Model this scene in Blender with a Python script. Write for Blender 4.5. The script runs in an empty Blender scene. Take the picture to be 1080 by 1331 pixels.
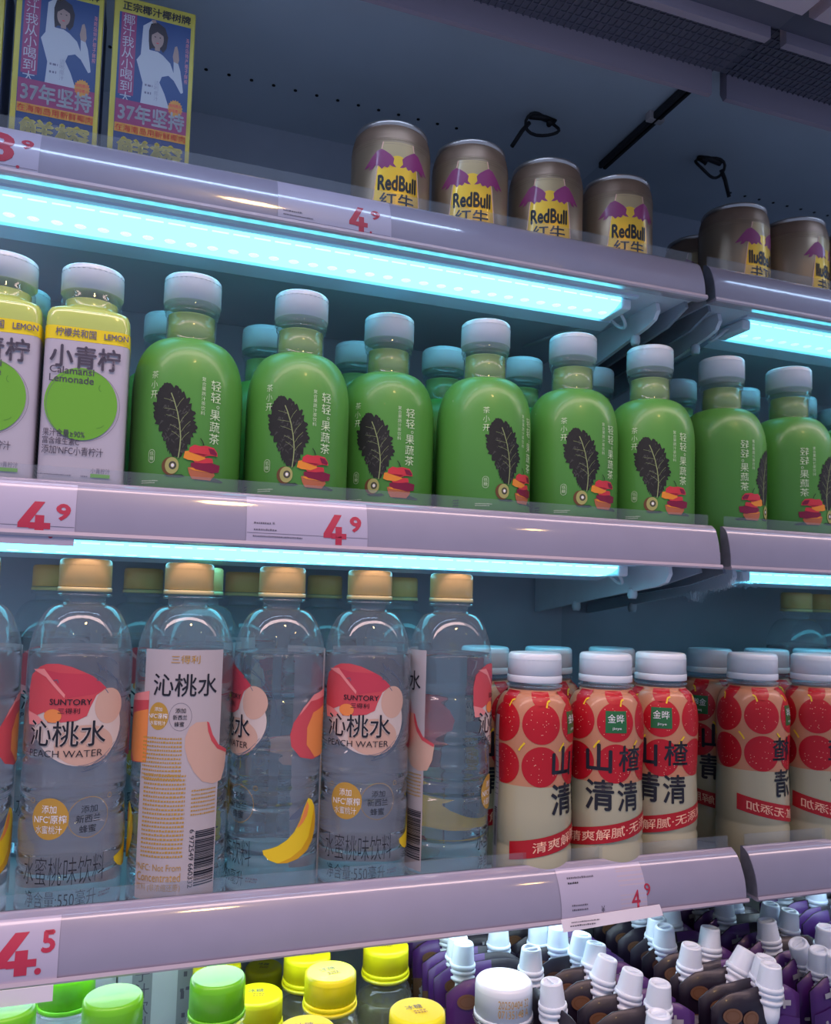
import bpy, bmesh, math, random
from math import pi, sin, cos, asin, atan2, radians, sqrt
from mathutils import Vector, Matrix
from mathutils.geometry import tessellate_polygon

SC = bpy.context.scene
COL = SC.collection
random.seed(7)

# ------------------------------------------------------------------ camera
CZ = 1.35
RT = Vector((0.9438240567, -0.3291942028, 0.0287632899))
UP = Vector((-0.0488367378, -0.0528702991, 0.9974064891))
FW = Vector((0.3268197103, 0.9427809440, 0.0659770312))
cd = bpy.data.cameras.new('camera')
cam = bpy.data.objects.new('camera', cd)
COL.objects.link(cam)
cam.matrix_world = Matrix(((RT.x, UP.x, -FW.x, 0), (RT.y, UP.y, -FW.y, 0), (RT.z, UP.z, -FW.z, CZ), (0, 0, 0, 1)))
cd.sensor_fit = 'VERTICAL'; cd.sensor_height = 36; cd.sensor_width = 36 * 1080 / 1331
cd.lens = 1050 / 1331 * 36
cd.shift_y = (710.4 - 665.5) / 1331
cd.clip_start = .01
SC.camera = cam

# ------------------------------------------------------------------ world, store lights, exposure
w = bpy.data.worlds.new('world'); SC.world = w; w.use_nodes = True
w.node_tree.nodes['Background'].inputs[0].default_value = (.36, .45, .68, 1)
w.node_tree.nodes['Background'].inputs[1].default_value = .66


def area(name, loc, target, sx, sy, power, col):
    l = bpy.data.lights.new(name, 'AREA'); l.shape = 'RECTANGLE'; l.size = sx; l.size_y = sy
    l.energy = power; l.color = col
    o = bpy.data.objects.new(name, l); COL.objects.link(o); o.location = loc
    d = Vector(target) - Vector(loc)
    o.rotation_euler = d.to_track_quat('-Z', 'Y').to_euler()
    return o


# store ceiling: a long warm-pink light trough over the aisle, and small warm downlights
area('store_ceiling_light', (.2, -.25, 2.9), (.2, .2, .9), 7.0, .30, 74, (1, .68, .64))
for i, (x, y, z, p) in enumerate([(.27, -.9, 2.9, 22), (1.6, -1.5, 2.9, 4), (-1.0, -2.2, 2.9, 4)]):
    l = bpy.data.lights.new('store_downlight', 'POINT'); l.energy = p; l.shadow_soft_size = .085 if i == 0 else .04; l.color = (1, .62, .22)
    o = bpy.data.objects.new('store_downlight', l); COL.objects.link(o); o.location = (x, y, z)

SC.view_settings.view_transform = 'Standard'; SC.view_settings.look = 'None'
SC.view_settings.gamma = 1; SC.view_settings.use_curve_mapping = False
SC.view_settings.exposure = 0.17
cy = SC.cycles
cy.max_bounces = 14; cy.transparent_max_bounces = 24; cy.transmission_bounces = 10; cy.glossy_bounces = 5
cy.diffuse_bounces = 4; cy.blur_glossy = .6; cy.sample_clamp_indirect = 3
cy.use_denoising = True


# ------------------------------------------------------------------ materials
def mat(name, col, rough=.5, metal=0, coat=0, spec=.5, trans=0, ior=1.45, emit=None, es=0, noise=0, nscale=60, bump=0, sss=0, alpha=1):
    m = bpy.data.materials.new(name); m.use_nodes = True
    nt = m.node_tree; b = nt.nodes['Principled BSDF']
    c = tuple(col) + (1,)
    b.inputs['Base Color'].default_value = c
    b.inputs['Roughness'].default_value = rough; b.inputs['Metallic'].default_value = metal
    b.inputs['Coat Weight'].default_value = coat; b.inputs['Coat Roughness'].default_value = .06
    b.inputs['Specular IOR Level'].default_value = spec
    b.inputs['Transmission Weight'].default_value = trans; b.inputs['IOR'].default_value = ior
    b.inputs['Alpha'].default_value = alpha
    if sss:
        b.inputs['Subsurface Weight'].default_value = sss; b.inputs['Subsurface Radius'].default_value = (.006, .006, .004)
        b.inputs['Subsurface Scale'].default_value = 1
    if emit:
        b.inputs['Emission Color'].default_value = tuple(emit) + (1,); b.inputs['Emission Strength'].default_value = es
    if noise or bump:
        tc = nt.nodes.new('ShaderNodeTexCoord'); n = nt.nodes.new('ShaderNodeTexNoise')
        n.inputs['Scale'].default_value = nscale; n.inputs['Detail'].default_value = 4
        nt.links.new(tc.outputs['Object'], n.inputs['Vector'])
        if noise:
            mx = nt.nodes.new('ShaderNodeMixRGB'); mx.blend_type = 'MULTIPLY'; mx.inputs[0].default_value = noise
            mx.inputs[1].default_value = c
            rp = nt.nodes.new('ShaderNodeValToRGB'); rp.color_ramp.elements[0].position = .3; rp.color_ramp.elements[1].position = .7
            rp.color_ramp.elements[0].color = (.55, .55, .55, 1)
            nt.links.new(n.outputs['Fac'], rp.inputs[0]); nt.links.new(rp.outputs[0], mx.inputs[2])
            nt.links.new(mx.outputs[0], b.inputs['Base Color'])
        if bump:
            bp = nt.nodes.new('ShaderNodeBump'); bp.inputs['Strength'].default_value = bump; bp.inputs['Distance'].default_value = .001
            nt.links.new(n.outputs['Fac'], bp.inputs['Height']); nt.links.new(bp.outputs[0], b.inputs['Normal'])
    return m


def shell_mat(name, tint=(1, 1, 1), rough=.03, ior=1.5, haze=0):
    """thin clear plastic: passes light straight through, reflects by fresnel"""
    m = bpy.data.materials.new(name); m.use_nodes = True; nt = m.node_tree; nt.nodes.clear()
    out = nt.nodes.new('ShaderNodeOutputMaterial'); t = nt.nodes.new('ShaderNodeBsdfTransparent')
    g = nt.nodes.new('ShaderNodeBsdfGlossy'); mx = nt.nodes.new('ShaderNodeMixShader'); f = nt.nodes.new('ShaderNodeMath')
    lw = nt.nodes.new('ShaderNodeLayerWeight'); lw.inputs[0].default_value = .5; pw = nt.nodes.new('ShaderNodeMath'); pw.operation = 'POWER'; pw.inputs[1].default_value = 4.5
    nt.links.new(lw.outputs['Facing'], pw.inputs[0]); nt.links.new(pw.outputs[0], f.inputs[0]); f.operation = 'MULTIPLY_ADD'; f.inputs[1].default_value = .9; f.inputs[2].default_value = (ior - 1) * .09
    t.inputs[0].default_value = tuple(tint) + (1,); g.inputs['Roughness'].default_value = rough
    g.inputs[0].default_value = (.95, .97, 1, 1)
    nt.links.new(f.outputs[0], mx.inputs[0]); nt.links.new(t.outputs[0], mx.inputs[1]); nt.links.new(g.outputs[0], mx.inputs[2])
    last = mx
    if haze:
        d = nt.nodes.new('ShaderNodeBsdfDiffuse'); d.inputs[0].default_value = (.75, .78, .85, 1)
        m2 = nt.nodes.new('ShaderNodeMixShader'); m2.inputs[0].default_value = haze
        nt.links.new(mx.outputs[0], m2.inputs[1]); nt.links.new(d.outputs[0], m2.inputs[2]); last = m2
    nt.links.new(last.outputs[0], out.inputs[0])
    return m


def glass_mat(name, col, ior=1.33, rough=0):
    m = bpy.data.materials.new(name); m.use_nodes = True; nt = m.node_tree; nt.nodes.clear()
    out = nt.nodes.new('ShaderNodeOutputMaterial'); g = nt.nodes.new('ShaderNodeBsdfGlass')
    g.inputs[0].default_value = tuple(col) + (1,); g.inputs['IOR'].default_value = ior; g.inputs['Roughness'].default_value = rough
    nt.links.new(g.outputs[0], out.inputs[0])
    return m


def led_mat():
    m = bpy.data.materials.new('led_diffuser'); m.use_nodes = True; nt = m.node_tree; nt.nodes.clear()
    out = nt.nodes.new('ShaderNodeOutputMaterial'); e = nt.nodes.new('ShaderNodeEmission')
    e.inputs[0].default_value = (.13, .73, .96, 1); e.inputs[1].default_value = 3.8
    nt.links.new(e.outputs[0], out.inputs[0])
    return m


M = dict(
    steel=mat('grey_blue_enamel', (.30, .33, .40), .42, noise=.25, nscale=9),
    ceil=mat('slate_enamel', (.56, .64, .72), .5, noise=.25, nscale=6),
    back=mat('dark_back_panel', (.50, .55, .64), .35, noise=.3, nscale=12),
    under=mat('shelf_underside', (.62, .64, .74), .28, noise=.2, nscale=10),
    plate=mat('shelf_white', (.55, .57, .62), .4, noise=.1, nscale=12),
    ledge=mat('canopy_plastic', (.34, .29, .36), .4),
    comb=mat('honeycomb_plastic', (.10, .10, .14), .7),
    rail=mat('lavender_price_rail', (.28, .265, .37), .30, coat=1.0, noise=.10, nscale=40),
    lip=mat('rail_lip', (.50, .42, .50), .25, coat=.6),
    railend=mat('rail_end_grey', (.22, .22, .27), .4, noise=.4, nscale=200),
    acrylic=shell_mat('clear_acrylic', (.95, .965, .98), .03, 1.45, haze=.035),
    led=led_mat(),
    ledspot=mat('led_spot', (1, 1, 1), emit=(.165, .79, 1), es=3.8),
    house=mat('light_housing', (.62, .68, .82), .35, coat=.3),
    bracket=mat('bracket_white', (.74, .77, .84), .4, noise=.15, nscale=40),
    cable=mat('white_cable', (.60, .64, .70), .4),
    black=mat('black_rubber', (.015, .015, .02), .6),
    hole=mat('hole_black', (.004, .004, .006), .9),
    clip=mat('beige_clip', (.45, .40, .40), .5),
    paper=mat('tag_paper', (.42, .39, .53), .35, coat=.8),
    paper2=mat('tag_paper_white', (.80, .74, .82), .4, coat=.4),
    price=mat('price_red', (.42, .02, .06), .5, coat=.4),
    ink=mat('print_black', (.012, .012, .022), .5),
    ink2=mat('print_grey', (.12, .11, .16), .6),
    white=mat('print_white', (.80, .80, .84), .5),
    capw=mat('cap_white', (.70, .76, .84), .32, coat=.2, sss=.15),
    pet=shell_mat('clear_bottle_plastic', (.99, .995, 1), .02, 1.6, haze=.06),  # diffuse haze brightens the bottles in place of scattered light
    petd=shell_mat('clear_bottle_neck', (.95, .97, .99), .05, 1.5, haze=.05),
    green=mat('green_tea_sleeve', (.090, .300, .050), .40, coat=.12, noise=.10, nscale=25, sss=.1),
    olive=mat('green_tea_liquid', (.30, .44, .13), .25, coat=.6),
    lemon=mat('lemon_liquid', (.48, .58, .14), .18, coat=.8, sss=.3),
    lband=mat('label_yellow', (.78, .62, .01), .4, coat=.3),
    lwhite=mat('label_white', (.44, .42, .50), .42, coat=.3),
    lime=mat('label_lime', (.14, .40, .03), .4, coat=.3),
    limed=mat('label_lime_dark', (.08, .26, .03), .5),
    pale=mat('print_pale_green', (.50, .66, .42), .5),
    leaf=mat('print_kale', (.012, .014, .014), .6, noise=.6, nscale=300),
    leafv=mat('print_kale_vein', (.26, .33, .14), .6),
    leafm=mat('print_kale_fold', (.050, .052, .050), .6),
    apple=mat('print_apple', (.58, .035, .055), .45),
    appled=mat('print_beet', (.20, .006, .045), .45),
    orange=mat('print_mango', (.75, .26, .03), .45),
    fig=mat('print_grapefruit', (.42, .13, .06), .45),
    kiwi=mat('print_kiwi_skin', (.13, .055, .02), .5),
    kiwi2=mat('print_kiwi_flesh', (.36, .36, .12), .5),
    shade=mat('print_shadow_green', (.02, .055, .035), .6),
    water=glass_mat('water', (.965, .985, 1), 1.33),
    capo=mat('cap_peach_orange', (.93, .60, .24), .35, coat=.2, sss=.15),
    capo2=mat('cap_pale_yellow', (.80, .66, .32), .35, coat=.2),
    flesh=mat('print_peach_flesh', (.60, .38, .30), .5),
    flesh2=mat('print_peach_pale', (.62, .52, .49), .5),
    pred=mat('print_peach_red', (.58, .07, .09), .5),
    pred2=mat('print_peach_red_deep', (.52, .045, .08), .5),
    ppink=mat('print_peach_pink', (.78, .26, .26), .5),
    porange=mat('print_peach_orange', (.80, .26, .07), .5),
    pyel=mat('print_peach_yellow', (.82, .58, .015), .45),
    porange2=mat('print_peach_amber', (.66, .36, .01), .45),
    gold=mat('print_gold', (.48, .28, .045), .45),
    splash=mat('print_splash', (.10, .13, .20), .5),
    panel=mat('back_panel_print', (.47, .42, .45), .5),
    cream=mat('cream_drink', (.42, .40, .27), .3, coat=.5, sss=.1),
    tan=mat('sleeve_peach_tan', (.50, .22, .12), .40, coat=.3),
    haw=mat('print_hawthorn_red', (.44, .002, .012), .45, coat=.12),
    haw2=mat('print_hawthorn_band', (.40, .004, .012), .45, coat=.12),
    dot=mat('print_dot', (.86, .50, .36), .5),
    stem=mat('print_stem', (.80, .55, .02), .5),
    sign=mat('print_green_square', (.015, .13, .035), .4, coat=.4),
    cangold=mat('can_gold', (.40, .28, .18), .38, metal=.65),
    canyel=mat('can_sun_and_reflection', (.86, .50, .03), .36, metal=.35, coat=.4),
    canrefl=mat('can_tan_reflection', (.46, .32, .16), .4, metal=.3, coat=.3),
    canbrown=mat('can_brown', (.30, .19, .13), .40, metal=.5),
    canred=mat('can_bull_purple', (.30, .03, .14), .4, coat=.3),
    canblack=mat('can_ink', (.012, .014, .02), .4),
    cansil=mat('can_rim', (.55, .50, .48), .3, metal=.9),
    ctn=mat('carton_yellow', (.42, .35, .05), .45, noise=.1),
    ctnb=mat('carton_blue', (.010, .038, .14), .42),
    ctnm=mat('carton_magenta', (.22, .025, .10), .45),
    ctno=mat('carton_orange', (.48, .22, .04), .45),
    ctns=mat('carton_side', (.10, .12, .22), .5),
    skin=mat('print_skin', (.27, .18, .16), .5),
    hair=mat('print_hair', (.03, .022, .03), .6),
    shirt=mat('print_shirt', (.36, .36, .40), .5),
    capy=mat('cap_yellow', (.92, .84, .01), .4, coat=.1, sss=.1),
    capg=mat('cap_green', (.17, .60, .015), .35, coat=.2, sss=.1),
    tea=mat('olive_tea', (.26, .25, .10), .12, trans=.6, ior=1.34, coat=.5),
    coco=mat('coconut_water', (.55, .70, .76), .2, coat=.7),
    milky=mat('peach_milk', (.62, .42, .32), .3, coat=.6),
    box=mat('white_carton', (.62, .66, .72), .5, noise=.06),
    boxg=mat('grey_carton_side', (.30, .32, .36), .5),
    boxr=mat('carton_red_print', (.60, .02, .04), .5),
    pouch=mat('pouch_dark', (.009, .005, .015), .42, coat=.1, bump=.25, nscale=60),
    pouchp=mat('pouch_purple', (.065, .012, .14), .42, coat=.12),
    poucht=mat('pouch_tan', (.15, .075, .04), .45),
    pouchl=mat('pouch_lilac', (.34, .14, .55), .35),
    spout=mat('spout_white', (.72, .80, .90), .35, coat=.15, sss=.15),
)


def mirror_mat():
    m = mat('mirror_steel', (.80, .83, .86), .02, metal=1)
    nt = m.node_tree; b = nt.nodes['Principled BSDF']
    tc = nt.nodes.new('ShaderNodeTexCoord'); mp = nt.nodes.new('ShaderNodeMapping')
    mp.inputs['Scale'].default_value = (1, 1, .45)
    v = nt.nodes.new('ShaderNodeTexNoise'); v.inputs['Scale'].default_value = 420; v.inputs['Detail'].default_value = 3
    # condensation: one patch on the panel
    big = nt.nodes.new('ShaderNodeTexGradient'); big.gradient_type = 'SPHERICAL'
    m2 = nt.nodes.new('ShaderNodeMapping'); m2.vector_type = 'TEXTURE'
    m2.inputs['Location'].default_value = (.4692, .575, 1.352); m2.inputs['Scale'].default_value = (.05, .075, .032)
    nt.links.new(tc.outputs['Object'], m2.inputs['Vector'])
    rp = nt.nodes.new('ShaderNodeValToRGB'); rp.color_ramp.elements[0].position = .0; rp.color_ramp.elements[1].position = .8
    rp.color_ramp.elements[1].color = (.45, .45, .45, 1)
    bp = nt.nodes.new('ShaderNodeBump'); bp.inputs['Distance'].default_value = .0006
    nt.links.new(tc.outputs['Object'], mp.inputs['Vector']); nt.links.new(mp.outputs[0], v.inputs['Vector'])
    nt.links.new(m2.outputs[0], big.inputs['Vector']); nt.links.new(big.outputs['Fac'], rp.inputs[0])
    nt.links.new(v.outputs['Fac'], bp.inputs['Height']); nt.links.new(rp.outputs[0], bp.inputs['Strength'])
    nt.links.new(bp.outputs[0], b.inputs['Normal'])
    return m


M['mirror'] = mirror_mat()
M['led3'] = mat('led_diffuser_white', (1, 1, 1), emit=(.78, .92, 1), es=4.6)


# ------------------------------------------------------------------ mesh helpers
class MB:
    def __init__(s): s.v = []; s.f = []; s.m = []; s.mats = []; s.sm = []

    def mi(s, m):
        m = M[m] if isinstance(m, str) else m
        if m not in s.mats: s.mats.append(m)
        return s.mats.index(m)

    def add(s, vs, fs, m, smooth=False):
        b = len(s.v); k = s.mi(m); s.v += [tuple(p) for p in vs]
        for f in fs: s.f.append([b + i for i in f]); s.m.append(k); s.sm.append(smooth)

    def box(s, x0, x1, y0, y1, z0, z1, m):
        vs = [(x, y, z) for x in (x0, x1) for y in (y0, y1) for z in (z0, z1)]
        s.add(vs, [(0, 1, 3, 2), (4, 6, 7, 5), (0, 4, 5, 1), (2, 3, 7, 6), (0, 2, 6, 4), (1, 5, 7, 3)], m)

    def lathe(s, prof, m, seg=40, cap0=True, cap1=True, fn=None, c=(0, 0, 0), knurl=0):
        """prof: (r,z[,mat]) ; fn(angle) scales radius"""
        n = len(prof); vs = []
        for p in prof:
            for i in range(seg):
                a = 2 * pi * i / seg; k = fn(a, p) if fn else 1
                if knurl and i % 2: k *= 1 - knurl
                vs.append((c[0] + p[0] * k * cos(a), c[1] + p[0] * k * sin(a), c[2] + p[1]))
        b = len(s.v); s.v += vs
        for j in range(n - 1):
            mm = prof[j][2] if len(prof[j]) > 2 else m
            k = s.mi(mm)
            for i in range(seg):
                i2 = (i + 1) % seg
                s.f.append([b + j * seg + i, b + j * seg + i2, b + (j + 1) * seg + i2, b + (j + 1) * seg + i]); s.m.append(k); s.sm.append(True)
        if cap0: s.f.append([b + i for i in range(seg)][::-1]); s.m.append(s.mi(m)); s.sm.append(False)
        if cap1:
            mm = prof[-1][2] if len(prof[-1]) > 2 else m
            s.f.append([b + (n - 1) * seg + i for i in range(seg)]); s.m.append(s.mi(mm)); s.sm.append(False)

    def extr(s, prof, x0, x1, m, closed=True, smooth=False):
        """extrude a (y,z) profile along X"""
        n = len(prof)
        vs = [(x0, p[0], p[1]) for p in prof] + [(x1, p[0], p[1]) for p in prof]
        fs = [(i, (i + 1) % n, n + (i + 1) % n, n + i) for i in range(n if closed else n - 1)]
        s.add(vs, fs, m, smooth)
        if closed: s.add(vs, [list(range(n))[::-1], list(range(n, 2 * n))], m)

    def tube(s, pts, r, m, seg=8):
        pts = [Vector(p) for p in pts]; vs = []
        up = Vector((0, 0, 1))
        for i, p in enumerate(pts):
            d = (pts[min(i + 1, len(pts) - 1)] - pts[max(i - 1, 0)]).normalized()
            a = d.cross(up)
            if a.length < .1: a = d.cross(Vector((1, 0, 0)))
            a.normalize(); b2 = d.cross(a)
            rr = r[i] if isinstance(r, (list, tuple)) else r
            for k in range(seg):
                t = 2 * pi * k / seg; vs.append(p + a * rr * cos(t) + b2 * rr * sin(t))
        fs = []
        for i in range(len(pts) - 1):
            for k in range(seg):
                k2 = (k + 1) % seg; fs.append((i * seg + k, i * seg + k2, (i + 1) * seg + k2, (i + 1) * seg + k))
        fs.append(list(range(seg))[::-1]); fs.append([(len(pts) - 1) * seg + k for k in range(seg)])
        s.add(vs, fs, m, True)

    def build(s, name, parent=None, bevel=0, fix=True):
        me = bpy.data.meshes.new(name); me.from_pydata(s.v, [], s.f)
        for m in s.mats: me.materials.append(m)
        me.polygons.foreach_set('material_index', s.m); me.polygons.foreach_set('use_smooth', s.sm)
        me.update()
        if fix:
            bm = bmesh.new(); bm.from_mesh(me); bmesh.ops.recalc_face_normals(bm, faces=bm.faces)
            if bevel:
                es = [e for e in bm.edges if len(e.link_faces) == 2 and e.calc_face_angle(0) > .7]
                bmesh.ops.bevel(bm, geom=es, offset=bevel, segments=2, profile=.5, affect='EDGES')
            bm.to_mesh(me); bm.free()
        o = bpy.data.objects.new(name, me); COL.objects.link(o)
        if parent: o.parent = parent
        return o


def empty(name, loc, label, cat, group=None, rz=0, kind=None):
    o = bpy.data.objects.new(name, None); COL.objects.link(o); o.location = loc; o.rotation_euler = (0, 0, rz)
    o.empty_display_size = .01
    if kind: o['kind'] = kind
    if label: o['label'] = label
    if cat: o['category'] = cat
    if group: o['group'] = group
    return o


def copy_tree(o, loc, rz, label, parent=None):
    c = o.copy(); COL.objects.link(c)
    if parent is None:
        c.location = loc; c.rotation_euler = (0, 0, rz); c['label'] = label
    else: c.parent = parent
    for ch in list(o.children): copy_tree(ch, None, None, None, c)
    return c


# ------------------------------------------------------------------ flat print helper
_tc = {}


def text_mesh(body, bold):
    k = (body, bold)
    if k in _tc: return _tc[k]
    cu = bpy.data.curves.new('t', 'FONT'); cu.body = body; cu.size = 1; cu.resolution_u = 3; cu.offset = bold
    cu.fill_mode = 'FRONT'
    o = bpy.data.objects.new('t', cu); COL.objects.link(o)
    dg = bpy.context.evaluated_depsgraph_get(); dg.update()
    me = o.evaluated_get(dg).to_mesh()
    vs = [(v.co.x, v.co.y) for v in me.vertices]; fs = [list(p.vertices) for p in me.polygons]
    o.evaluated_get(dg).to_mesh_clear()
    bpy.data.objects.remove(o); bpy.data.curves.remove(cu)
    xs = [v[0] for v in vs] or [0, 1]; ys = [v[1] for v in vs] or [0, 1]
    _tc[k] = (vs, fs, min(xs), max(xs), min(ys), max(ys))
    return _tc[k]


class Art:
    """flat print laid out in (s along, z up) metres, then wrapped by a mapping function"""

    def __init__(s): s.v = []; s.f = []; s.m = []; s.mats = []

    def raw(s, vs, fs, m, layer):
        m = M[m]
        if m not in s.mats: s.mats.append(m)
        k = s.mats.index(m); b = len(s.v)
        s.v += [(x, z, layer) for x, z in vs]
        for f in fs: s.f.append([b + i for i in f]); s.m.append(k)

    def poly(s, pts, m, layer=0):
        tr = tessellate_polygon([[Vector((p[0], p[1], 0)) for p in pts]])
        s.raw(pts, [list(t) for t in tr], m, layer)

    def rect(s, x0, x1, z0, z1, m, layer=0): s.raw([(x0, z0), (x1, z0), (x1, z1), (x0, z1)], [[0, 1, 2, 3]], m, layer)

    def disc(s, cx, cz, rx, rz, m, layer=0, seg=32):
        s.raw([(cx + rx * cos(2 * pi * i / seg), cz + rz * sin(2 * pi * i / seg)) for i in range(seg)], [list(range(seg))], m, layer)

    def ring(s, cx, cz, rx, rz, t, m, layer=0, seg=40, a0=0, a1=360):
        n = seg; vs = []
        for i in range(n + 1):
            a = radians(a0 + (a1 - a0) * i / n)
            vs += [(cx + (rx - t / 2) * cos(a), cz + (rz - t / 2) * sin(a)), (cx + (rx + t / 2) * cos(a), cz + (rz + t / 2) * sin(a))]
        s.raw(vs, [[2 * i, 2 * i + 1, 2 * i + 3, 2 * i + 2] for i in range(n)], m, layer)

    def stroke(s, pts, t, m, layer=0):
        for i in range(len(pts) - 1):
            a = Vector(pts[i]); b = Vector(pts[i + 1]); d = (b - a)
            if d.length < 1e-7: continue
            n = Vector((-d.y, d.x)).normalized() * t / 2
            s.raw([a + n, a - n, b - n, b + n], [[0, 1, 2, 3]], m, layer)

    def text(s, body, x0, x1, z0, z1, m, layer=1, bold=.0, shear=0, rot=0, mirror=False):
        """fit the text's bounding box into the rectangle"""
        fat = 0
        if bold > .004: fat = bold * .75; bold = 0
        vs, fs, a, b, c, d = text_mesh(body, bold)
        if not vs: return
        if fat:
            n0 = len(vs); V = []; F = []
            for k, (ox, oy) in enumerate(((-fat, 0), (fat, 0), (0, fat), (0, -fat))):
                V += [(p[0] + ox, p[1] + oy) for p in vs]; F += [[i + k * n0 for i in f] for f in fs]
            vs, fs = V, F; a -= fat; b += fat; c -= fat; d += fat
        kx = (x1 - x0) / max(b - a, 1e-6); kz = (z1 - z0) / max(d - c, 1e-6)
        if rot == -90:   # reading downwards
            kx = (z1 - z0) / (b - a); kz = (x1 - x0) / (d - c)
            out = [(x0 + (v[1] - c) * kz, z1 - (v[0] - a) * kx) for v in vs]
        else:
            out = [(x0 + (v[0] - a) * kx, z0 + (v[1] - c) * kz) for v in vs]
        if shear: out = [(x, z + (x - x0) * shear) for x, z in out]
        s.raw(out, fs, m, layer)

    def column(s, chars, cx, z1, ch, m, layer=1, w=None, bold=0, gap=1.12):
        for i, c in enumerate(chars):
            h = ch
            if c == '。':
                s.ring(cx + ch * .25, z1 - ch * .25, ch * .13, ch * .13, ch * .06, m, layer, 12); z1 -= ch * .55; continue
            s.text(c, cx - (w or ch) / 2, cx + (w or ch) / 2, z1 - h, z1, m, layer, bold); z1 -= h * gap

    def build(s, name, fn, parent, ds=.0035, dz=None):
        bm = bmesh.new(); vs = [bm.verts.new(v) for v in s.v]
        for f, k in zip(s.f, s.m):
            try: fc = bm.faces.new([vs[i] for i in f])
            except ValueError: continue
            fc.material_index = k
        if s.v:
            for axis, d in ((0, ds), (1, dz)):
                if not d: continue
                lo = min(v[axis] for v in s.v); hi = max(v[axis] for v in s.v); x = math.ceil(lo / d) * d
                while x < hi:
                    co = [0, 0, 0]; no = [0, 0, 0]; co[axis] = x; no[axis] = 1
                    bmesh.ops.bisect_plane(bm, geom=bm.verts[:] + bm.edges[:] + bm.faces[:], dist=1e-7, plane_co=co, plane_no=no)
                    x += d
        for v in bm.verts: v.co = Vector(fn(v.co.x, v.co.y, v.co.z))
        for f in bm.faces: f.smooth = True
        me = bpy.data.meshes.new(name); bm.to_mesh(me); bm.free()
        for m in s.mats: me.materials.append(m)
        o = bpy.data.objects.new(name, me); COL.objects.link(o); o.parent = parent
        return o


def cyl(R, base=.00025, step=.00008):
    def fn(s_, z, l):
        r = (R(z) if callable(R) else R) + base + step * l
        R0 = CYLR[0]
        a = s_ / R0
        return (r * sin(a), -r * cos(a), z)
    return fn


CYLR = [.03]


def flat(y, base=.0002, step=.00008):
    return lambda s_, z, l: (s_, y - base - step * l, z)


def interp(prof):
    def R(z):
        for a, b in zip(prof, prof[1:]):
            if a[1] <= z <= b[1] and b[1] > a[1]:
                return a[0] + (b[0] - a[0]) * (z - a[1]) / (b[1] - a[1])
        return prof[0][0] if z < prof[0][1] else prof[-1][0]
    return R


XM = .4692          # plane of the mirror-finish end wall
XL = -.62           # shelves run out of the frame to the left
YB = .83            # back wall
# ------------------------------------------------------------------ cabinet (structure)


def struct(o): o['kind'] = 'structure'; return o


b = MB(); b.box(XL, XM + .03, YB, YB + .02, .80, 1.90, 'back'); struct(b.build('wall_back'))
b = MB(); b.box(XM, XM + .02, .33, YB, .80, 1.90, 'mirror'); struct(b.build('wall_right'))
b = MB(); b.box(XL - .02, XL, .33, YB, .80, 1.90, 'steel'); struct(b.build('wall_left'))
cl = empty('ceiling', (0, 0, 0), None, None, kind='structure')
b = MB(); b.box(XL, XM, .505, YB, 1.842, 1.86, 'ceil'); b.build('ceiling_panel', cl)
hb = MB()
for i in range(-14, 13):
    hb.lathe([(.0017, 0), (.0017, .0008)], 'hole', 10, c=(.0405 + i * .02115, .757, 1.8413))
hb.build('vent_hole_row', cl)['kind'] = 'stuff'
# seam gasket in the corner of the ceiling with its clip
b = MB(); b.box(XM - .0048, XM - .0006, .585, .757, 1.834, 1.841, 'black'); b.build('gasket_strip', cl, bevel=.001)
b = MB(); b.box(XM - .009, XM - .001, .656, .664, 1.8335, 1.8425, 'clip'); b.build('gasket_clip', cl, bevel=.001)
# canopy: inner ledge, honeycomb air outlet, outer ledge, front lamp rail
t = empty('trim_1', (0, 0, 0), None, None, kind='structure')
b = MB(); b.extr([(.566, 1.8036), (.566, 1.842), (.575, 1.842), (.575, 1.812), (.571, 1.8036)], XL, XM - .008, 'ledge'); b.build('inner_ledge', t)
b = MB(); b.extr([(.496, 1.808), (.496, 1.845), (.503, 1.845), (.503, 1.8085)], XL, XM - .008, 'ledge'); b.build('outer_ledge', t)
b = MB()
b.box(XL, XM, .503, .566, 1.826, 1.830, 'comb')
x = XL + .002
while x < XM - .004:
    b.box(x, x + .0012, .503, .566, 1.8248, 1.826, 'comb'); x += .0062
for k in range(7): b.box(XL, XM - .002, .506 + k * .0088, .5072 + k * .0088, 1.8249, 1.826, 'comb')
o = b.build('honeycomb_outlet', t, fix=False); o['kind'] = 'stuff'
b = MB(); b.box(XL, XM, .471, .496, 1.818, 1.830, 'comb'); b.build('canopy_soffit', t)
b = MB(); b.extr([(.432, 1.84), (.432, 1.812), (.445, 1.806), (.466, 1.8065), (.471, 1.812), (.471, 1.84)], XL, XM - .006, 'lip'); b.build('canopy_front_rail', t)
b = MB(); b.extr([(.477, 1.8175), (.4775, 1.812), (.483, 1.8095), (.4885, 1.812), (.489, 1.8175)], XL, .30, mat('canopy_tube', (1, 1, 1), emit=(.50, .70, 1), es=16)); b.build('canopy_light_tube', t)


# ------------------------------------------------------------------ shelves
def rail_fn(yt, zt, yb, zb, off0=.0004, step=.00012):
    def P(z):
        tt = (zt - z) / (zt - zb)
        u = 1 - max(0., 1 - max(0., tt)) ** 2.3 if tt > 0 else 0
        y = yt + (yb - yt) * u
        if tt > 1: y = yb
        if tt < .16: y += .0032 * (1 - tt / .16) ** 2 if tt > 0 else .0032
        return y
    def fn(s_, z, l):
        y = P(z); e = .0005
        dy = (P(z + e) - P(z - e)) / (2 * e)          # dy/dz
        n = Vector((0, -1, dy)).normalized() * (off0 + step * l)
        return (s_, y + n.y, z + n.z)
    return P, fn


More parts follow.
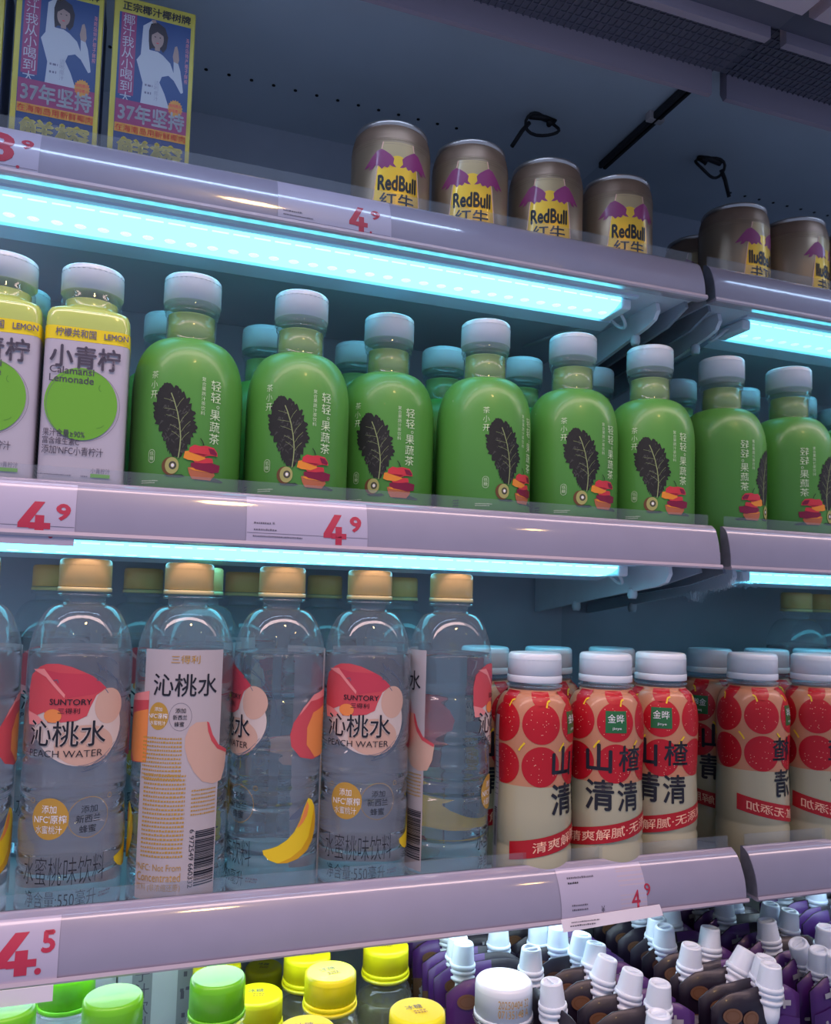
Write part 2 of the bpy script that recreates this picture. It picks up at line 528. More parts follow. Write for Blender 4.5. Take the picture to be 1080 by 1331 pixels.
RAILS = {1: (.5873, 1.6604, .5762, 1.6232), 2: (.5636, 1.4207, .5556, 1.3846), 3: (.5382, 1.1591, .5244, 1.1234)}
SZ = {1: 1.637, 2: 1.3985, 3: 1.137}
RF = {}
names = {1: 'top shelf holding energy drink cans and juice cartons, lavender price rail in front',
         2: 'middle shelf holding green tea and lime drink bottles, lavender price rail in front',
         3: 'lower shelf holding peach water and hawthorn bottles, pinkish price rail in front'}
for n in (1, 2, 3):
    yt, zt, yb, zb = RAILS[n]; sz = SZ[n]
    sh = empty('cooler_shelf', (0, 0, 0), names[n], 'shelf', 'cooler shelves with light tubes')
    P, fn = rail_fn(yt, zt, yb, zb, 0); RF[n] = rail_fn(yt, zt, yb, zb)[1]
    XE = XM - .0055
    b = MB(); b.box(XL, XE - .003, yb + .012, YB - .001, sz - .004, sz, 'plate'); b.build('shelf_plate', sh)
    b = MB(); b.box(XL, XE - .003, yb + .012, YB - .001, sz - .012, sz - .0045, 'under'); b.build('shelf_underside', sh)
    prof = [(P(zt - (zt - zb) * i / 12), zt - (zt - zb) * i / 12) for i in (0, .3, .6, 1, 1.4, 1.9, 2.5, 3.2, 4, 5, 6, 7, 8, 9, 10, 11, 12)]
    inner = [(y + .0022, z) for y, z in prof][::-1]
    b = MB(); b.extr(prof + inner, XL, XE, 'rail', smooth=True)
    b.build('price_rail', sh)
    ep = prof + [(yb + .0115, zb + .002), (yt + .0050, zt - .012), (yt + .0050, zt)]
    b = MB(); b.extr([(y + .0006, z) for y, z in ep], XE - .0015, XE + .0002, 'railend'); b.build('rail_end_cap', sh)
    b = MB(); b.extr([(yb - .0016, zb + .0022), (yb - .0022, zb), (yb - .0014, zb - .0014), (yb + .002, zb - .0016), (yb + .011, zb - .0002), (yb + .011, zb + .001), (yb + .001, zb + .001)], XL, XE + .0012, 'lip', smooth=False)
    b.build('rail_lip', sh)
    b = MB(); b.box(XL, XE - .003, yt + .0038, yt + .0052, zt - .014, zt + .009, 'acrylic'); b.build('clear_fence', sh)
    # light housing and led diffuser under the shelf
    u = sz - .012; XT = .398; q = -.055 if n == 3 else 0   # the lowest tube sits further forward
    b = MB(); b.extr([(y_ + q, z_) for y_, z_ in [(.598, u), (.598, u - .002), (.604, u - .002), (.606, u - .0005), (.641, u - .0005), (.643, u - .0105), (.660, u - .0135), (.666, u - .0115), (.666, u)]], XL, XT + .012, 'house')
    b.build('light_housing', sh)
    lt = MB(); lt.extr([(y_ + q, z_) for y_, z_ in [(.607, u - .0008), (.6085, u - .0045), (.616, u - .0078), (.628, u - .0100), (.638, u - .0102), (.6405, u - .0075), (.6405, u - .0008)]], XL, XT, 'led3' if n == 3 else 'led')
    lt = lt.build('led_tube', sh)
    b = MB(); k = 0; x = XT - .008
    while x > -.16:
        b.lathe([(.0042, 0), (.0030, -.0006), (.0001, -.0009)], 'ledspot', 10, c=(x, .6255 + q, u - .0096)); x -= .0157
    o = b.build('led_spot_row', lt); o['kind'] = 'stuff'
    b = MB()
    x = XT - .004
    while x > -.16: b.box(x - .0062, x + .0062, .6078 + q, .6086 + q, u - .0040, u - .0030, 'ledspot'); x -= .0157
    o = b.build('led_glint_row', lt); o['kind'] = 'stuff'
    b = MB(); b.box(XT, XT + .010, .606 + q, .642 + q, u - .0108, u - .0008, 'bracket'); b.build('tube_end_cap', sh, bevel=.002)
    # cantilever bracket with rounded nose beside the mirror wall
    pr = [(yb + .030, u), (yb + .028, u - .008), (yb + .033, u - .015), (yb + .045, u - .0185), (.70, u - .030), (YB - .002, u - .046), (YB - .002, u)]
    b = MB(); b.extr(pr, XM - .036, XM - .032, 'bracket'); b.build('bracket', sh, bevel=.0008)
    b = MB(); b.extr([(yb + .018, u), (yb + .016, u - .006), (.62, u - .016), (.70, u - .024), (YB - .002, u - .036), (YB - .002, u)], XM - .014, XM - .011, 'steel'); b.build('bracket', sh)
    for yy in (.640, .74):
        b = MB(); b.lathe([(.0035, -.006), (.0046, -.003), (.0046, .002), (.003, .004)], 'cable', 12, c=(XM - .034, yy, u - .021 - (yy - .62) * .13))
        b.build('bracket_peg', sh)
    cp = [(XT + .009, .625, u - .005)]
    for i in range(13):
        a = pi * i / 12
        cp.append((XT + .012 + .010 * sin(a), .628 + .008 * (1 - cos(a)), u - .006 - .010 * sin(a)))
    cp += [(XT + .004, .66, u - .010), (XT - .01, .70, u - .006), (XT - .02, .76, u - .004)]
    b = MB(); b.tube(cp, .0016, 'cable'); b.build('light_cable', sh)
# bottom deck
dk = empty('cooler_deck', (0, 0, 0), 'bottom deck of the cooler under the yellow capped bottles and pouches', 'shelf')
b = MB(); b.box(XL, XM - .001, .36, YB - .001, .856, .872, 'plate'); b.build('deck_plate', dk)
b = MB(); b.extr([(.345, .905), (.335, .89), (.332, .86), (.352, .85), (.36, .872), (.352, .905)], XL, XM - .006, 'rail'); b.build('deck_rail', dk)

# wire loop hanging from the ceiling
b = MB(); pts = []
for i in range(22):
    a = 2 * pi * i / 20
    pts.append((.3665 + .0185 * cos(a), .704 + .004 * sin(a * 2), 1.832 + .0095 * sin(a) * (1 if sin(a) > 0 else 1.2)))
b.tube(pts, .0016, 'black')
b.tube([(.3665 - .014, .704, 1.838), (.3665, .705, 1.8405), (.3665 + .014, .704, 1.838), (.3665 + .006, .702, 1.833)], .0032, 'black')
b.tube([(.352, .704, 1.831), (.345, .706, 1.822), (.336, .71, 1.806)], .0022, 'black')
o = b.build('wire_loop'); o['label'] = 'black wire loop hanging from the ceiling above the third energy drink can'; o['category'] = 'wire'


# ------------------------------------------------------------------ price tags
def tag_digits(a, big, small, x0, x1, xs0, xs1, z0, z1, zs0, zs1, dot, bold, m='price'):
    a.text(big, x0, x1, z0, z1, m, 2, bold); a.text(small, xs0, xs1, zs0, zs1, m, 2, bold)
    if dot: a.disc(dot[0], dot[1], dot[2], dot[2], m, 2, 14)


def four(a, x0, x1, z0, z1, m='price'):
    """heavy slanted 4 as on the shelf tags"""
    w_ = x1 - x0; h = z1 - z0; q = lambda u, v: (x0 + u * w_, z0 + v * h)
    a.poly([q(.48, 1), q(.80, 1), q(.36, .38), q(.36, .22), q(0, .22), q(0, .36)], m, 2)
    a.poly([q(.34, .38), q(1, .38), q(1, .20), q(.34, .20)], m, 2)
    a.poly([q(.52, .60), q(.80, .60), q(.80, 0), q(.52, 0)], m, 2)


def tag(n, x0, x1, label, draw, zlo=None, paper='paper'):
    yt, zt, yb, zb = RAILS[n]
    r = empty('price_tag', (0, 0, 0), label, 'price tag', 'price tags in the shelf rails')
    a = Art(); a.rect(x0, x1, zb - .0 if zlo is None else zlo, zt - .003, paper, 0); a.build('tag_card', RF[n], r, ds=.05, dz=.0025)
    a = Art(); draw(a); a.build('tag_print', RF[n], r, ds=.02, dz=.003)


def tiny(a, x0, x1, z, n, h=.0009, m='ink2', layer=2, seed=1):
    rr = random.Random(seed); x = x0
    while x < x1:
        w_ = h * rr.uniform(.6, 1.3); a.rect(x, min(x + w_, x1), z, z + h * rr.uniform(.7, 1), m, layer); x += w_ + h * .35


def d1(a):
    a.text('3', -.104, -.0885, 1.6290, 1.6515, 'price', 2, .05); a.text('9', -.0850, -.0772, 1.6415, 1.6490, 'price', 2, .05)
    a.disc(-.0858, 1.6275, .0011, .0011, 'price', 2, 14)
    a.rect(-.12, -.074, 1.6272, 1.6275, 'ink2', 1)


def d2(a):
    four(a, .1395, .1540, 1.6260, 1.6460); a.text('9', .1565, .1640, 1.6375, 1.6455, 'price', 2, .05)
    a.disc(.1565, 1.6268, .0009, .0009, 'price', 2, 14)
    tiny(a, .092, .128, 1.6575, 1, .0010, seed=3); tiny(a, .090, .104, 1.6315, 1, .0012, seed=4); tiny(a, .090, .112, 1.6285, 1, .0009, seed=5)
    a.rect(.086, .172, 1.6262, 1.6264, 'ink2', 1)


def d3(a):
    four(a, -.0702, -.0515, 1.3835, 1.4050); a.text('9', -.0487, -.0400, 1.3935, 1.4045, 'price', 2, .05)
    a.disc(-.0510, 1.3835, .0014, .0014, 'price', 2, 16); a.rect(-.13, -.0375, 1.3895, 1.3898, 'ink2', 1)


def d4(a):
    four(a, .1240, .1405, 1.3870, 1.4085); a.text('9', .1430, .1515, 1.3965, 1.4080, 'price', 2, .05)
    tiny(a, .0755, .087, 1.3990, 1, .0012, seed=6); a.text('瓶', .0882, .0898, 1.3990, 1.4006, 'ink', 2)
    tiny(a, .0755, .091, 1.3945, 1, .0012, seed=7); tiny(a, .075, .109, 1.3900, 1, .0010, seed=8); tiny(a, .0755, .098, 1.3860, 1, .0010, seed=9)
    a.rect(.071, .156, 1.3925, 1.3928, 'ink2', 1)


def d5(a):
    four(a, -.0665, -.0425, 1.1285, 1.1500); a.text('5', -.0405, -.0330, 1.1390, 1.1500, 'price', 2, .05)
    a.disc(-.0415, 1.1300, .0018, .0018, 'price', 2, 16)


def d6(a):
    a.text('4', .3590, .3665, 1.1270, 1.1395, 'price', 2, .012); a.text('9', .3710, .3762, 1.1350, 1.1430, 'price', 2, .006)
    a.disc(.3685, 1.1268, .0007, .0007, 'price', 2, 12)
    tiny(a, .308, .330, 1.1500, 1, .0012, seed=11); tiny(a, .308, .3165, 1.1470, 1, .0012, m='ink', seed=12)
    a.text('¥', .333, .336, 1.1270, 1.1315, 'ink2', 2); tiny(a, .309, .322, 1.1330, 1, .0012, seed=13); tiny(a, .309, .322, 1.1300, 1, .0012, seed=14)
    a.rect(.350, .3725, 1.1235, 1.1540, 'lip', 0)


tag(1, -.14, -.0735, 'price tag reading 3.9 at the left end of the top rail', d1)
tag(1, .086, .1728, 'price tag reading 4.9 in the top rail below the first energy drink can', d2)
tag(2, -.13, -.0372, 'price tag reading 4.9 below the lime drink bottles, hanging past its rail', d3, 1.3778)
tag(2, .0705, .1561, 'price tag reading 4.9 in the middle rail below the second green bottle', d4, 1.3818)
tag(3, -.14, -.0310, 'price tag reading 4.5 at the left end of the lowest rail', d5, 1.1215)
tag(3, .3005, .3725, 'price tag reading thin 4.9 in the lowest rail below the hawthorn drinks', d6)
tg = [o for o in SC.objects if o.name.startswith('price_tag')][-1]
b = MB(); b.add([(.299, .5225, 1.1255), (.382, .5225, 1.1285), (.384, .5205, 1.1212), (.300, .5205, 1.1175), (.299, .5232, 1.1255), (.382, .5232, 1.1285), (.384, .5212, 1.1212), (.300, .5212, 1.1175)],
                [(0, 1, 2, 3), (4, 7, 6, 5), (0, 4, 5, 1), (1, 5, 6, 2), (2, 6, 7, 3), (3, 7, 4, 0)], 'paper2')
b.build('paper_slip', tg)
a = Art(); tiny(a, .305, .326, 1.1210, 1, .0012, seed=15); tiny(a, .306, .329, 1.1235, 1, .0010, seed=16)
a.build('slip_print', flat(.5205, .0004), tg)
# strip of the 4.5 tag that hangs below the rail
b = MB(); b.box(-.14, -.0325, .5215, .5221, 1.1135, 1.1225, 'paper2')
tg5 = [o for o in SC.objects if o.name.startswith('price_tag')][-2]; b.build('paper_slip', tg5)


# ------------------------------------------------------------------ bottles
def facing(x, y): return -atan2(x, y)


def screw_cap(parent, r, z0, z1, m, ring=True, lip=None, knurl=.018, name='cap', seg=72):
    b = MB(); h = z1 - z0
    b.lathe([(r, z0), (r, z1 - h * .22)], m, seg, True, False, knurl=knurl)
    b.lathe([(r * .999, z1 - h * .22), (r * .985, z1 - h * .08), (r * .93, z1 - .0003), (r * .88, z1)], m, seg, False, True)
    if ring: b.lathe([(r * 1.03, z0 - .0032), (r * 1.03, z0 - .0008), (r, z0 - .0004)], lip or m, seg)
    return b.build(name, parent)


# --- green tea bottle -------------------------------------------------
GH = .1825


def make_green():
    r = empty('tea_bottle', (0, 0, 0), 'x', 'bottle', 'green vegetable tea bottles on the middle shelf')
    prof = [(.031, 0), (.0365, .002), (.039, .006), (.039, .090)]
    for i in range(1, 17):
        u_ = sin(i / 16 * pi / 2)
        prof.append((.0185 + .0205 * sqrt(max(0, 1 - u_ ** 2.5)), .090 + .0435 * u_))
    b = MB(); b.lathe(prof, 'green', 64); b.build('green_body', r)
    b = MB(); b.lathe([(.0170, .1320), (.0170, .1535)], 'olive', 40); b.build('neck_liquid', r)
    b = MB(); b.lathe([(.0186, .1335), (.0180, .1345), (.0178, .137), (.0178, .1540), (.0190, .1545), (.0190, .1560), (.0178, .1565), (.0178, .162)], 'petd', 44, False, False); b.build('clear_neck', r)
    b = MB(); b.lathe([(.0196, .1575), (.0200, .1582), (.0200, .1620)], 'petd', 44, True, False); b.build('tamper_ring', r)
    screw_cap(r, .0205, .1625, GH, 'capw', ring=False)
    CYLR[0] = .039
    a = Art()
    # pa: label design grid -> metres
    def pa(x, y):
        k = max(-1, min(1, (x - 527) / 513)); return (.039 * asin(k), .0250 + (1200 - y) * .0000755)
    def P(*pts): return [pa(*p) for p in pts]
    # kale leaf, frilly outline
    out = []; rr = random.Random(3)
    edge = [(465, 950), (400, 930), (375, 880), (350, 810), (320, 740), (270, 660), (250, 560), (240, 470), (255, 380), (280, 310), (330, 280), (400, 300), (460, 330), (520, 390), (560, 470), (590, 560), (600, 650), (590, 730), (560, 820), (520, 880), (490, 930)]
    for i in range(len(edge)):
        p = Vector(edge[i]); q = Vector(edge[(i + 1) % len(edge)])
        for k in range(5):
            t_ = p.lerp(q, k / 5); c = Vector((430, 620)); d = (t_ - c).normalized()
            t_ = t_ + d * rr.uniform(-20, 24); out.append(pa(t_.x, t_.y))
    a.poly(out, 'leaf', 1)
    for i in range(80):
        cx = rr.uniform(270, 580); cyy = rr.uniform(330, 860)
        if (cx - 430) ** 2 / 130 ** 2 + (cyy - 600) ** 2 / 290 ** 2 > 1: continue
        p0 = (cx, cyy); p1 = (cx + rr.uniform(-30, 30), cyy + rr.uniform(18, 50)); p2 = (cx + rr.uniform(8, 22), cyy + 8)
        a.poly(P(p0, p1, p2), 'leafm', 2)
    stem = P((465, 955), (475, 860), (478, 760), (465, 650), (440, 530), (405, 420), (380, 360))
    a.stroke(stem, .0007, 'leafv', 3)
    for x, y, dx, dy in [(472, 700, -90, -50), (478, 770, -80, -60), (455, 600, -110, -40), (435, 520, -110, -20), (475, 720, 80, -110), (462, 640, 70, -110), (478, 800, 70, -90), (430, 500, 60, -100), (410, 440, -90, -30)]:
        a.stroke(P((x, y), (x + dx * .5, y + dy * .6), (x + dx, y + dy)), .00022, 'leafv', 3)
    # kiwi
    kx, kz = pa(405, 1030)
    a.poly(P((345, 1110), (500, 1100), (530, 1118), (480, 1130), (380, 1128)), 'shade', 1)
    a.disc(kx - .0006, kz, .0056, .0062, 'kiwi', 2); a.disc(kx + .0007, kz + .0004, .0046, .0057, 'kiwi2', 3)
    a.ring(kx + .0012, kz + .0006, .0019, .0022, .0011, 'leafm', 4); a.disc(kx + .0012, kz + .0006, .0010, .0012, 'white', 4, 14)
    # fruit stack
    a.poly(P((575, 1128), (760, 1100), (870, 1130), (850, 1145), (620, 1145)), 'shade', 1)
    a.poly(P((550, 1035), (600, 1020), (780, 1060), (790, 1080), (750, 1135), (590, 1135), (565, 1090)), 'fig', 2)
    a.poly(P((560, 1040), (620, 1028), (780, 1062), (700, 1062), (600, 1056)), 'orange', 3)
    a.poly(P((575, 990), (700, 965), (830, 985), (822, 1050), (760, 1065), (620, 1045), (575, 1020)), 'appled', 4)
    a.poly(P((590, 965), (620, 930), (760, 930), (770, 970), (680, 985), (610, 985)), 'apple', 5)
    a.poly(P((510, 950), (520, 890), (560, 880), (680, 900), (700, 940), (640, 970), (550, 965)), 'orange', 6)
    a.poly(P((555, 890), (560, 850), (600, 822), (650, 830), (700, 820), (770, 830), (800, 870), (805, 905), (740, 905), (680, 925), (610, 905)), 'apple', 7)
    a.poly(P((720, 840), (770, 845), (798, 880), (790, 900), (740, 890)), 'appled', 8)
    a.stroke(P((680, 820), (668, 785), (648, 758)), .0006, 'leaf', 8)
    # lettering
    sx, sz_ = pa(232, 150)
    a.column('茶小开', sx, sz_ , .0054, 'pale', 2, w=.0052, bold=-.004, gap=1.3)
    sx, sz_ = pa(770, 200)
    a.column('轻轻。果蔬茶', sx, sz_, .0074, 'pale', 2, w=.0078, bold=.002, gap=1.13)
    sx, sz_ = pa(660, 185)
    a.column('复合果蔬汁茶饮料', sx, sz_, .0029, 'pale', 2, w=.0030, gap=1.18)
    sx, sz_ = pa(237, 940)
    a.ring(sx, sz_ + .0022, .0023, .0023, .0003, 'pale', 2, 20, 0, 180); a.ring(sx, sz_ - .0022, .0023, .0023, .0003, 'pale', 2, 20, 180, 360)
    a.rect(sx - .00245, sx - .00215, sz_ - .0022, sz_ + .0022, 'pale', 2); a.rect(sx + .00215, sx + .00245, sz_ - .0022, sz_ + .0022, 'pale', 2)
    a.column('低糖', sx, sz_ + .0034, .003, 'pale', 2, w=.003)
    x0, z0 = pa(160, 1170); tiny(a, x0, x0 + .013, z0, 1, .0008, 'pale', seed=21); tiny(a, x0, x0 + .011, z0 - .0014, 1, .0008, 'pale', seed=22)
    # seam line and nutrition block to the left
    a.rect(-.0545, -.0541, .004, .112, 'pale', 1)
    for k in range(5): tiny(a, -.050, -.0445, .030 - k * .0021, 1, .0012, 'shade', seed=30 + k)
    # block of small dark print further round
    b2 = Art()
    for k in range(22): tiny(b2, .062, .073, .092 - k * .0032, 1, .0014, 'shade', seed=50 + k)
    a.build('label_print', cyl(interp(prof)), r, ds=.004); b2.build('side_print', cyl(interp(prof)), r, ds=.004)
    return r


g0 = make_green()
greens = [(.0311, .6090, 0, 'green tea bottle, leftmost of its row, standing beside the lime drink bottles'),
          (.1125, .6090, 3, 'green tea bottle second from the left, leaf facing front'),
          (.1897, .6290, 0, 'green tea bottle third from the left, set slightly back'),
          (.2680, .6090, 38, 'green tea bottle turned so a bare green side and seam show'),
          (.3509, .6090, 26, 'green tea bottle fifth from the left, second from the mirror wall'),
          (.4299, .6090, 17, 'green tea bottle last in its row, touching the mirror wall'),
          (.0990, .700, 40, 'green tea bottle in the back row between first and second front bottles'),
          (.1840, .709, -20, 'green tea bottle in the back row behind the third front bottle'),
          (.2620, .690, 60, 'green tea bottle in the back row left of the bare green side'),
          (.3405, .688, 15, 'green tea bottle in the back row behind the fifth front bottle'),
          (.4200, .689, -35, 'green tea bottle in the back row nearest the mirror wall'),
          (.0180, .700, 10, 'green tea bottle in the back row behind the leftmost front bottle')]
for i, (x, y, d, lb) in enumerate(greens):
    rz = facing(x, y) + radians(d)
    if i == 0: g0.location = (x, y, SZ[2]); g0.rotation_euler = (0, 0, rz); g0['label'] = lb
    else: copy_tree(g0, (x, y, SZ[2]), rz, lb)


# --- lime drink bottle (square) ----------------------------------------
def make_lemon():
    r = empty('lime_drink_bottle', (0, 0, 0), 'x', 'bottle', 'square lime drink bottles')
    H = .0265
    def sq(a_, p):
        k = p[2] if len(p) > 2 and isinstance(p[2], (int, float)) else 8
        return (abs(cos(a_)) ** k + abs(sin(a_)) ** k) ** (-1 / k)
    def ring(prof, m, name, cap0=True, cap1=True, seg=64):
        b = MB(); n = len(prof); vs = []
        for (rr_, z, k) in prof:
            for i in range(seg):
                a_ = 2 * pi * i / seg; q = (abs(cos(a_)) ** k + abs(sin(a_)) ** k) ** (-1 / k)
                vs.append((rr_ * q * cos(a_), rr_ * q * sin(a_), z))
        fs = [(j * seg + i, j * seg + (i + 1) % seg, (j + 1) * seg + (i + 1) % seg, (j + 1) * seg + i) for j in range(n - 1) for i in range(seg)]
        b.add(vs, fs, m, True)
        if cap0: b.add(vs[:seg], [list(range(seg))], m)
        if cap1: b.add(vs[-seg:], [list(range(seg))], m)
        return b.build(name, r)
    ring([(.024, 0, 6), (.0258, .002, 8), (H, .006, 9), (H, .130, 9), (.0262, .135, 8), (.0250, .1385, 7), (.0225, .1410, 4), (.0185, .1425, 2.2), (.0172, .1455, 2), (.0172, .150, 2)], 'lemon', 'liquid_body')
    ring([(H + .0002, .0125, 9), (H + .0002, .1165, 9)], 'lwhite', 'label_sleeve', False, False)
    b = MB(); b.lathe([(.0190, .1440), (.0197, .1455), (.0197, .1505), (.0188, .1525), (.0188, .156)], 'petd', 44, False, False); b.build('clear_neck', r)
    screw_cap(r, .0205, .1555, .1735, 'capw', ring=False)
    ring([(H + .0003, .1165, 9), (H + .0003, .1255, 9)], 'lband', 'yellow_band', False, False)
    a = Art(); kx = .0001413; kz = .000161
    X = lambda x: (x - 367) * kx
    Z = lambda y: .1415 - (y - 305) * kz
    a.text('柠檬共和国', X(228), X(405), Z(447), Z(411), 'ink2', 2, .02); a.text('LEMON', X(440), X(548), Z(443), Z(417), 'ink2', 2, .03)
    a.text('小青柠', X(208), X(518), Z(577), Z(480), 'ink2', 4, .035)
    a.text('Calamansi', X(212), X(405), Z(602), Z(572), 'ink2', 4, .012); a.text('Lemonade', X(212), X(405), Z(638), Z(608), 'ink2', 4, .012)
    a.disc(X(355), Z(722), .0224, .0242, 'lime', 2, 56); a.ring(X(365), Z(728), .0226, .0240, .00022, 'ink2', 3, 60)
    a.ring(X(440), Z(648), .0016, .0022, .0004, 'limed', 3, 14, 120, 270); a.ring(X(420), Z(790), .006, .0045, .0004, 'limed', 3, 14, 280, 335)
    a.text('果汁含量≥90%', X(198), X(378), Z(864), Z(832), 'ink2', 4, .01); a.text('富含维生素C', X(198), X(356), Z(896), Z(866), 'ink2', 4, .01)
    a.text("添加'NFC小青柠汁", X(197), X(462), Z(936), Z(900), 'ink2', 4, .005)
    a.text('小青柠汁', X(412), X(497), Z(1005), Z(983), 'ink2', 3); a.rect(X(412), X(497), Z(1022), Z(1007), 'lime', 3)
    tiny(a, X(185), X(330), Z(1022), 1, .0008, seed=40); tiny(a, X(370), X(400), Z(1022), 1, .0009, seed=41)
    a.build('label_print', flat(-H - .0004), r, ds=.05)
    a = Art()
    for k in range(34): tiny(a, -.020, .016, .110 - k * .0028, 1, .0010, seed=60 + k)
    o = a.build('side_print', flat(-H - .0004), r, ds=.05); o.rotation_euler = (0, 0, pi / 2)
    return r


l0 = make_lemon()
l0.location = (-.0370, .5985, SZ[2]); l0['label'] = 'square lime drink bottle next to the leftmost green tea bottle'
copy_tree(l0, (-.0925, .5985, SZ[2]), 0, 'square lime drink bottle cut off by the left edge of the picture')
copy_tree(l0, (-.0905, .660, SZ[2]), 0, 'square lime drink bottle standing in the back row at the far left')

# --- peach water bottle -------------------------------------------------
PH = .2335


def make_peach():
    r = empty('peach_water_bottle', (0, 0, 0), 'x', 'bottle', 'clear peach water bottles on the lower shelf')
    R = .032
    body = [(.020, .0015), (.027, 0), (.0305, .004), (.032, .010)]
    z = .012
    grooves = [.040, .072, .083, .108, .144, .168]
    while z < .165:
        d = 0
        for g in grooves:
            d += .0017 * math.exp(-((z - g) / .0019) ** 2)
        # gentle waist panels
        d += .0004 * (1 - cos((z - .012) / .0255 * 2 * pi)) / 2 if z < .12 else 0
        body.append((R - d, z)); z += .0013
    for i in range(15):
        t_ = i / 14 * pi / 2
        body.append((.0138 + (R - .0138) * cos(t_) ** .95, .165 + .039 * sin(t_)))
    neck = [(.0133, .2055), (.0133, .2090), (.0168, .2093), (.0168, .2108), (.0133, .2112), (.0133, .216)]
    b = MB(); b.lathe(body + neck, 'pet', 56, True, False); b.build('bottle_shell', r)
    wat = [(max(.001, q[0] - .0006), q[1] + .0004) for q in body if q[1] < .176]
    b = MB(); b.lathe(wat, 'water', 56)
    b.build('water', r)
    screw_cap(r, .0163, .2155, PH, 'capo', ring=True, lip='capo2')
    CYLR[0] = R
    # front label
    a = Art()
    def pa(x, y): k = max(-.985, min(.985, (x - 580) / 510)); return (R * asin(k) + .0057, .180 - 6.94e-5 * y)
    def P(*pts): return [pa(*p) for p in pts]
    def ell(cx, cyy, rx, ry, n=40, a0=0, a1=360): return [(cx + rx * cos(radians(a0 + (a1 - a0) * i / n)), cyy + ry * sin(radians(a0 + (a1 - a0) * i / n))) for i in range(n)]
    a.poly(P(*ell(520, 740, 385, 340)), 'flesh2', 0)
    a.poly(P(*ell(770, 560, 140, 160)), 'flesh', 1); a.poly(P(*ell(560, 900, 270, 180)), 'flesh', 1)
    a.poly(P((92, 610), (90, 420), (100, 290), (150, 215), (200, 185), (290, 180), (400, 205), (500, 245), (600, 290), (680, 350), (735, 400), (640, 460), (590, 560), (560, 640), (470, 680), (300, 700), (230, 700), (200, 610), (150, 640)), 'pred', 2)
    a.poly(P((185, 235), (300, 260), (560, 270), (680, 350), (720, 400), (620, 450), (380, 480), (310, 380), (230, 300)), 'pred2', 3)
    a.poly(P((110, 240), (185, 230), (360, 450), (355, 480), (300, 420), (200, 300)), 'ppink', 4)
    a.poly(P(*ell(270, 640, 70, 60, 16)), 'porange', 4)
    a.poly(P((92, 610), (150, 640), (200, 690), (150, 730), (100, 730)), 'ppink', 3)
    for rx, ry, a0, a1, th in [(430, 470, -62, -20, .0004), (455, 500, -40, 5, .0003), (420, 450, 15, 75, .0006), (450, 480, 25, 88, .0004), (400, 425, 35, 92, .0003), (330, 400, -75, -50, .0005), (300, 330, -65, -38, .0005)]:
        pts = [(520 + rx * cos(radians(a0 + (a1 - a0) * i / 12)), 650 + ry * sin(radians(a0 + (a1 - a0) * i / 12))) for i in range(13)]
        a.stroke(P(*pts), th, 'splash', 1)
    for p in [((640, 300), (650, 330), (630, 325)), ((735, 270), (845, 330), (855, 420)), ((660, 190), (680, 240), (700, 210), (715, 250)), ((630, 165), (665, 230), (655, 260)), ((690, 120), (760, 130), (840, 190)), ((260, 330), (290, 320), (300, 350)), ((560, 1110), (640, 1070), (760, 1000))]:
        a.stroke(P(*p), .00045, 'splash', 5)
    # lettering with pale halo
    def T(s_, x0, y0, x1, y1, m='ink', bold=.0, halo=True, layer=7):
        (A, B), (C, D) = pa(x0, y1), pa(x1, y0)
        if halo: a.text(s_, A, C, B, D, 'flesh2', layer - 1, bold + .035)
        a.text(s_, A, C, B, D, m, layer, bold)
    T('SUNTORY', 240, 490, 602, 542, bold=.018, halo=False); T('三得利', 308, 568, 495, 618, bold=.006, halo=False)
    T('沁桃水', 118, 682, 748, 908, bold=.010); T('PEACH WATER', 120, 940, 726, 1000, bold=-.004, halo=False)
    def pb(x, y): k = max(-.97, min(.97, (x - 463) / 467)); return (R * asin(k) + .0057, .1053 - 7.37e-5 * y)
    def TB(s_, x0, y0, x1, y1, m='ink', bold=0, layer=3):
        (A, B), (C, D) = pb(x0, y1), pb(x1, y0); a.text(s_, A, C, B, D, m, layer, bold)
    x0 = pb(78, 0)[0]; x1 = pb(345, 0)[0]; zc = pb(0, 430)[1]
    a.disc((x0 + x1) / 2, zc, (x1 - x0) / 2, .0125, 'gold', 1, 36)
    TB('添加', 140, 320, 245, 385, 'white'); TB("NFC'原榨", 92, 398, 328, 468, 'white', .01); TB('水蜜桃汁', 105, 485, 295, 550, 'white', .005)
    cx = pb(510, 0)[0]; a.ring(cx, zc, .0122, .0123, .0003, 'gold', 1, 44); a.ring(pb(690, 0)[0], pb(0, 275)[1], .0014, .0015, .0003, 'gold', 1, 16)
    a.ring(pb(75, 0)[0], pb(0, 290)[1], .0014, .0015, .0003, 'gold', 1, 16)
    TB('添加', 440, 330, 580, 392); TB('新西兰', 400, 408, 612, 472, bold=.005); TB('蜂蜜', 432, 492, 575, 556, bold=.005)
    TB('水蜜桃味饮料', 45, 742, 672, 968, bold=-.012); TB('净含量:550毫升', 62, 1015, 605, 1148, bold=-.006)
    x0, z0 = pb(630, 1080); tiny(a, x0, x0 + .009, z0, 1, .0012, 'ink2', seed=70); tiny(a, x0, x0 + .008, z0 - .002, 1, .0012, 'ink2', seed=71)
    # yellow slice and hanging peach, further round
    def pc(x, y, d=68):
        lin = max(-.985, min(.985, (x / 2.611 + 300 - 357) / 57)); u = asin(lin) + radians(d)
        return (R * u, .234 - (690 + y / 2.611 - 738) * .000507)
    def PC(*pts): return [pc(*p) for p in pts]
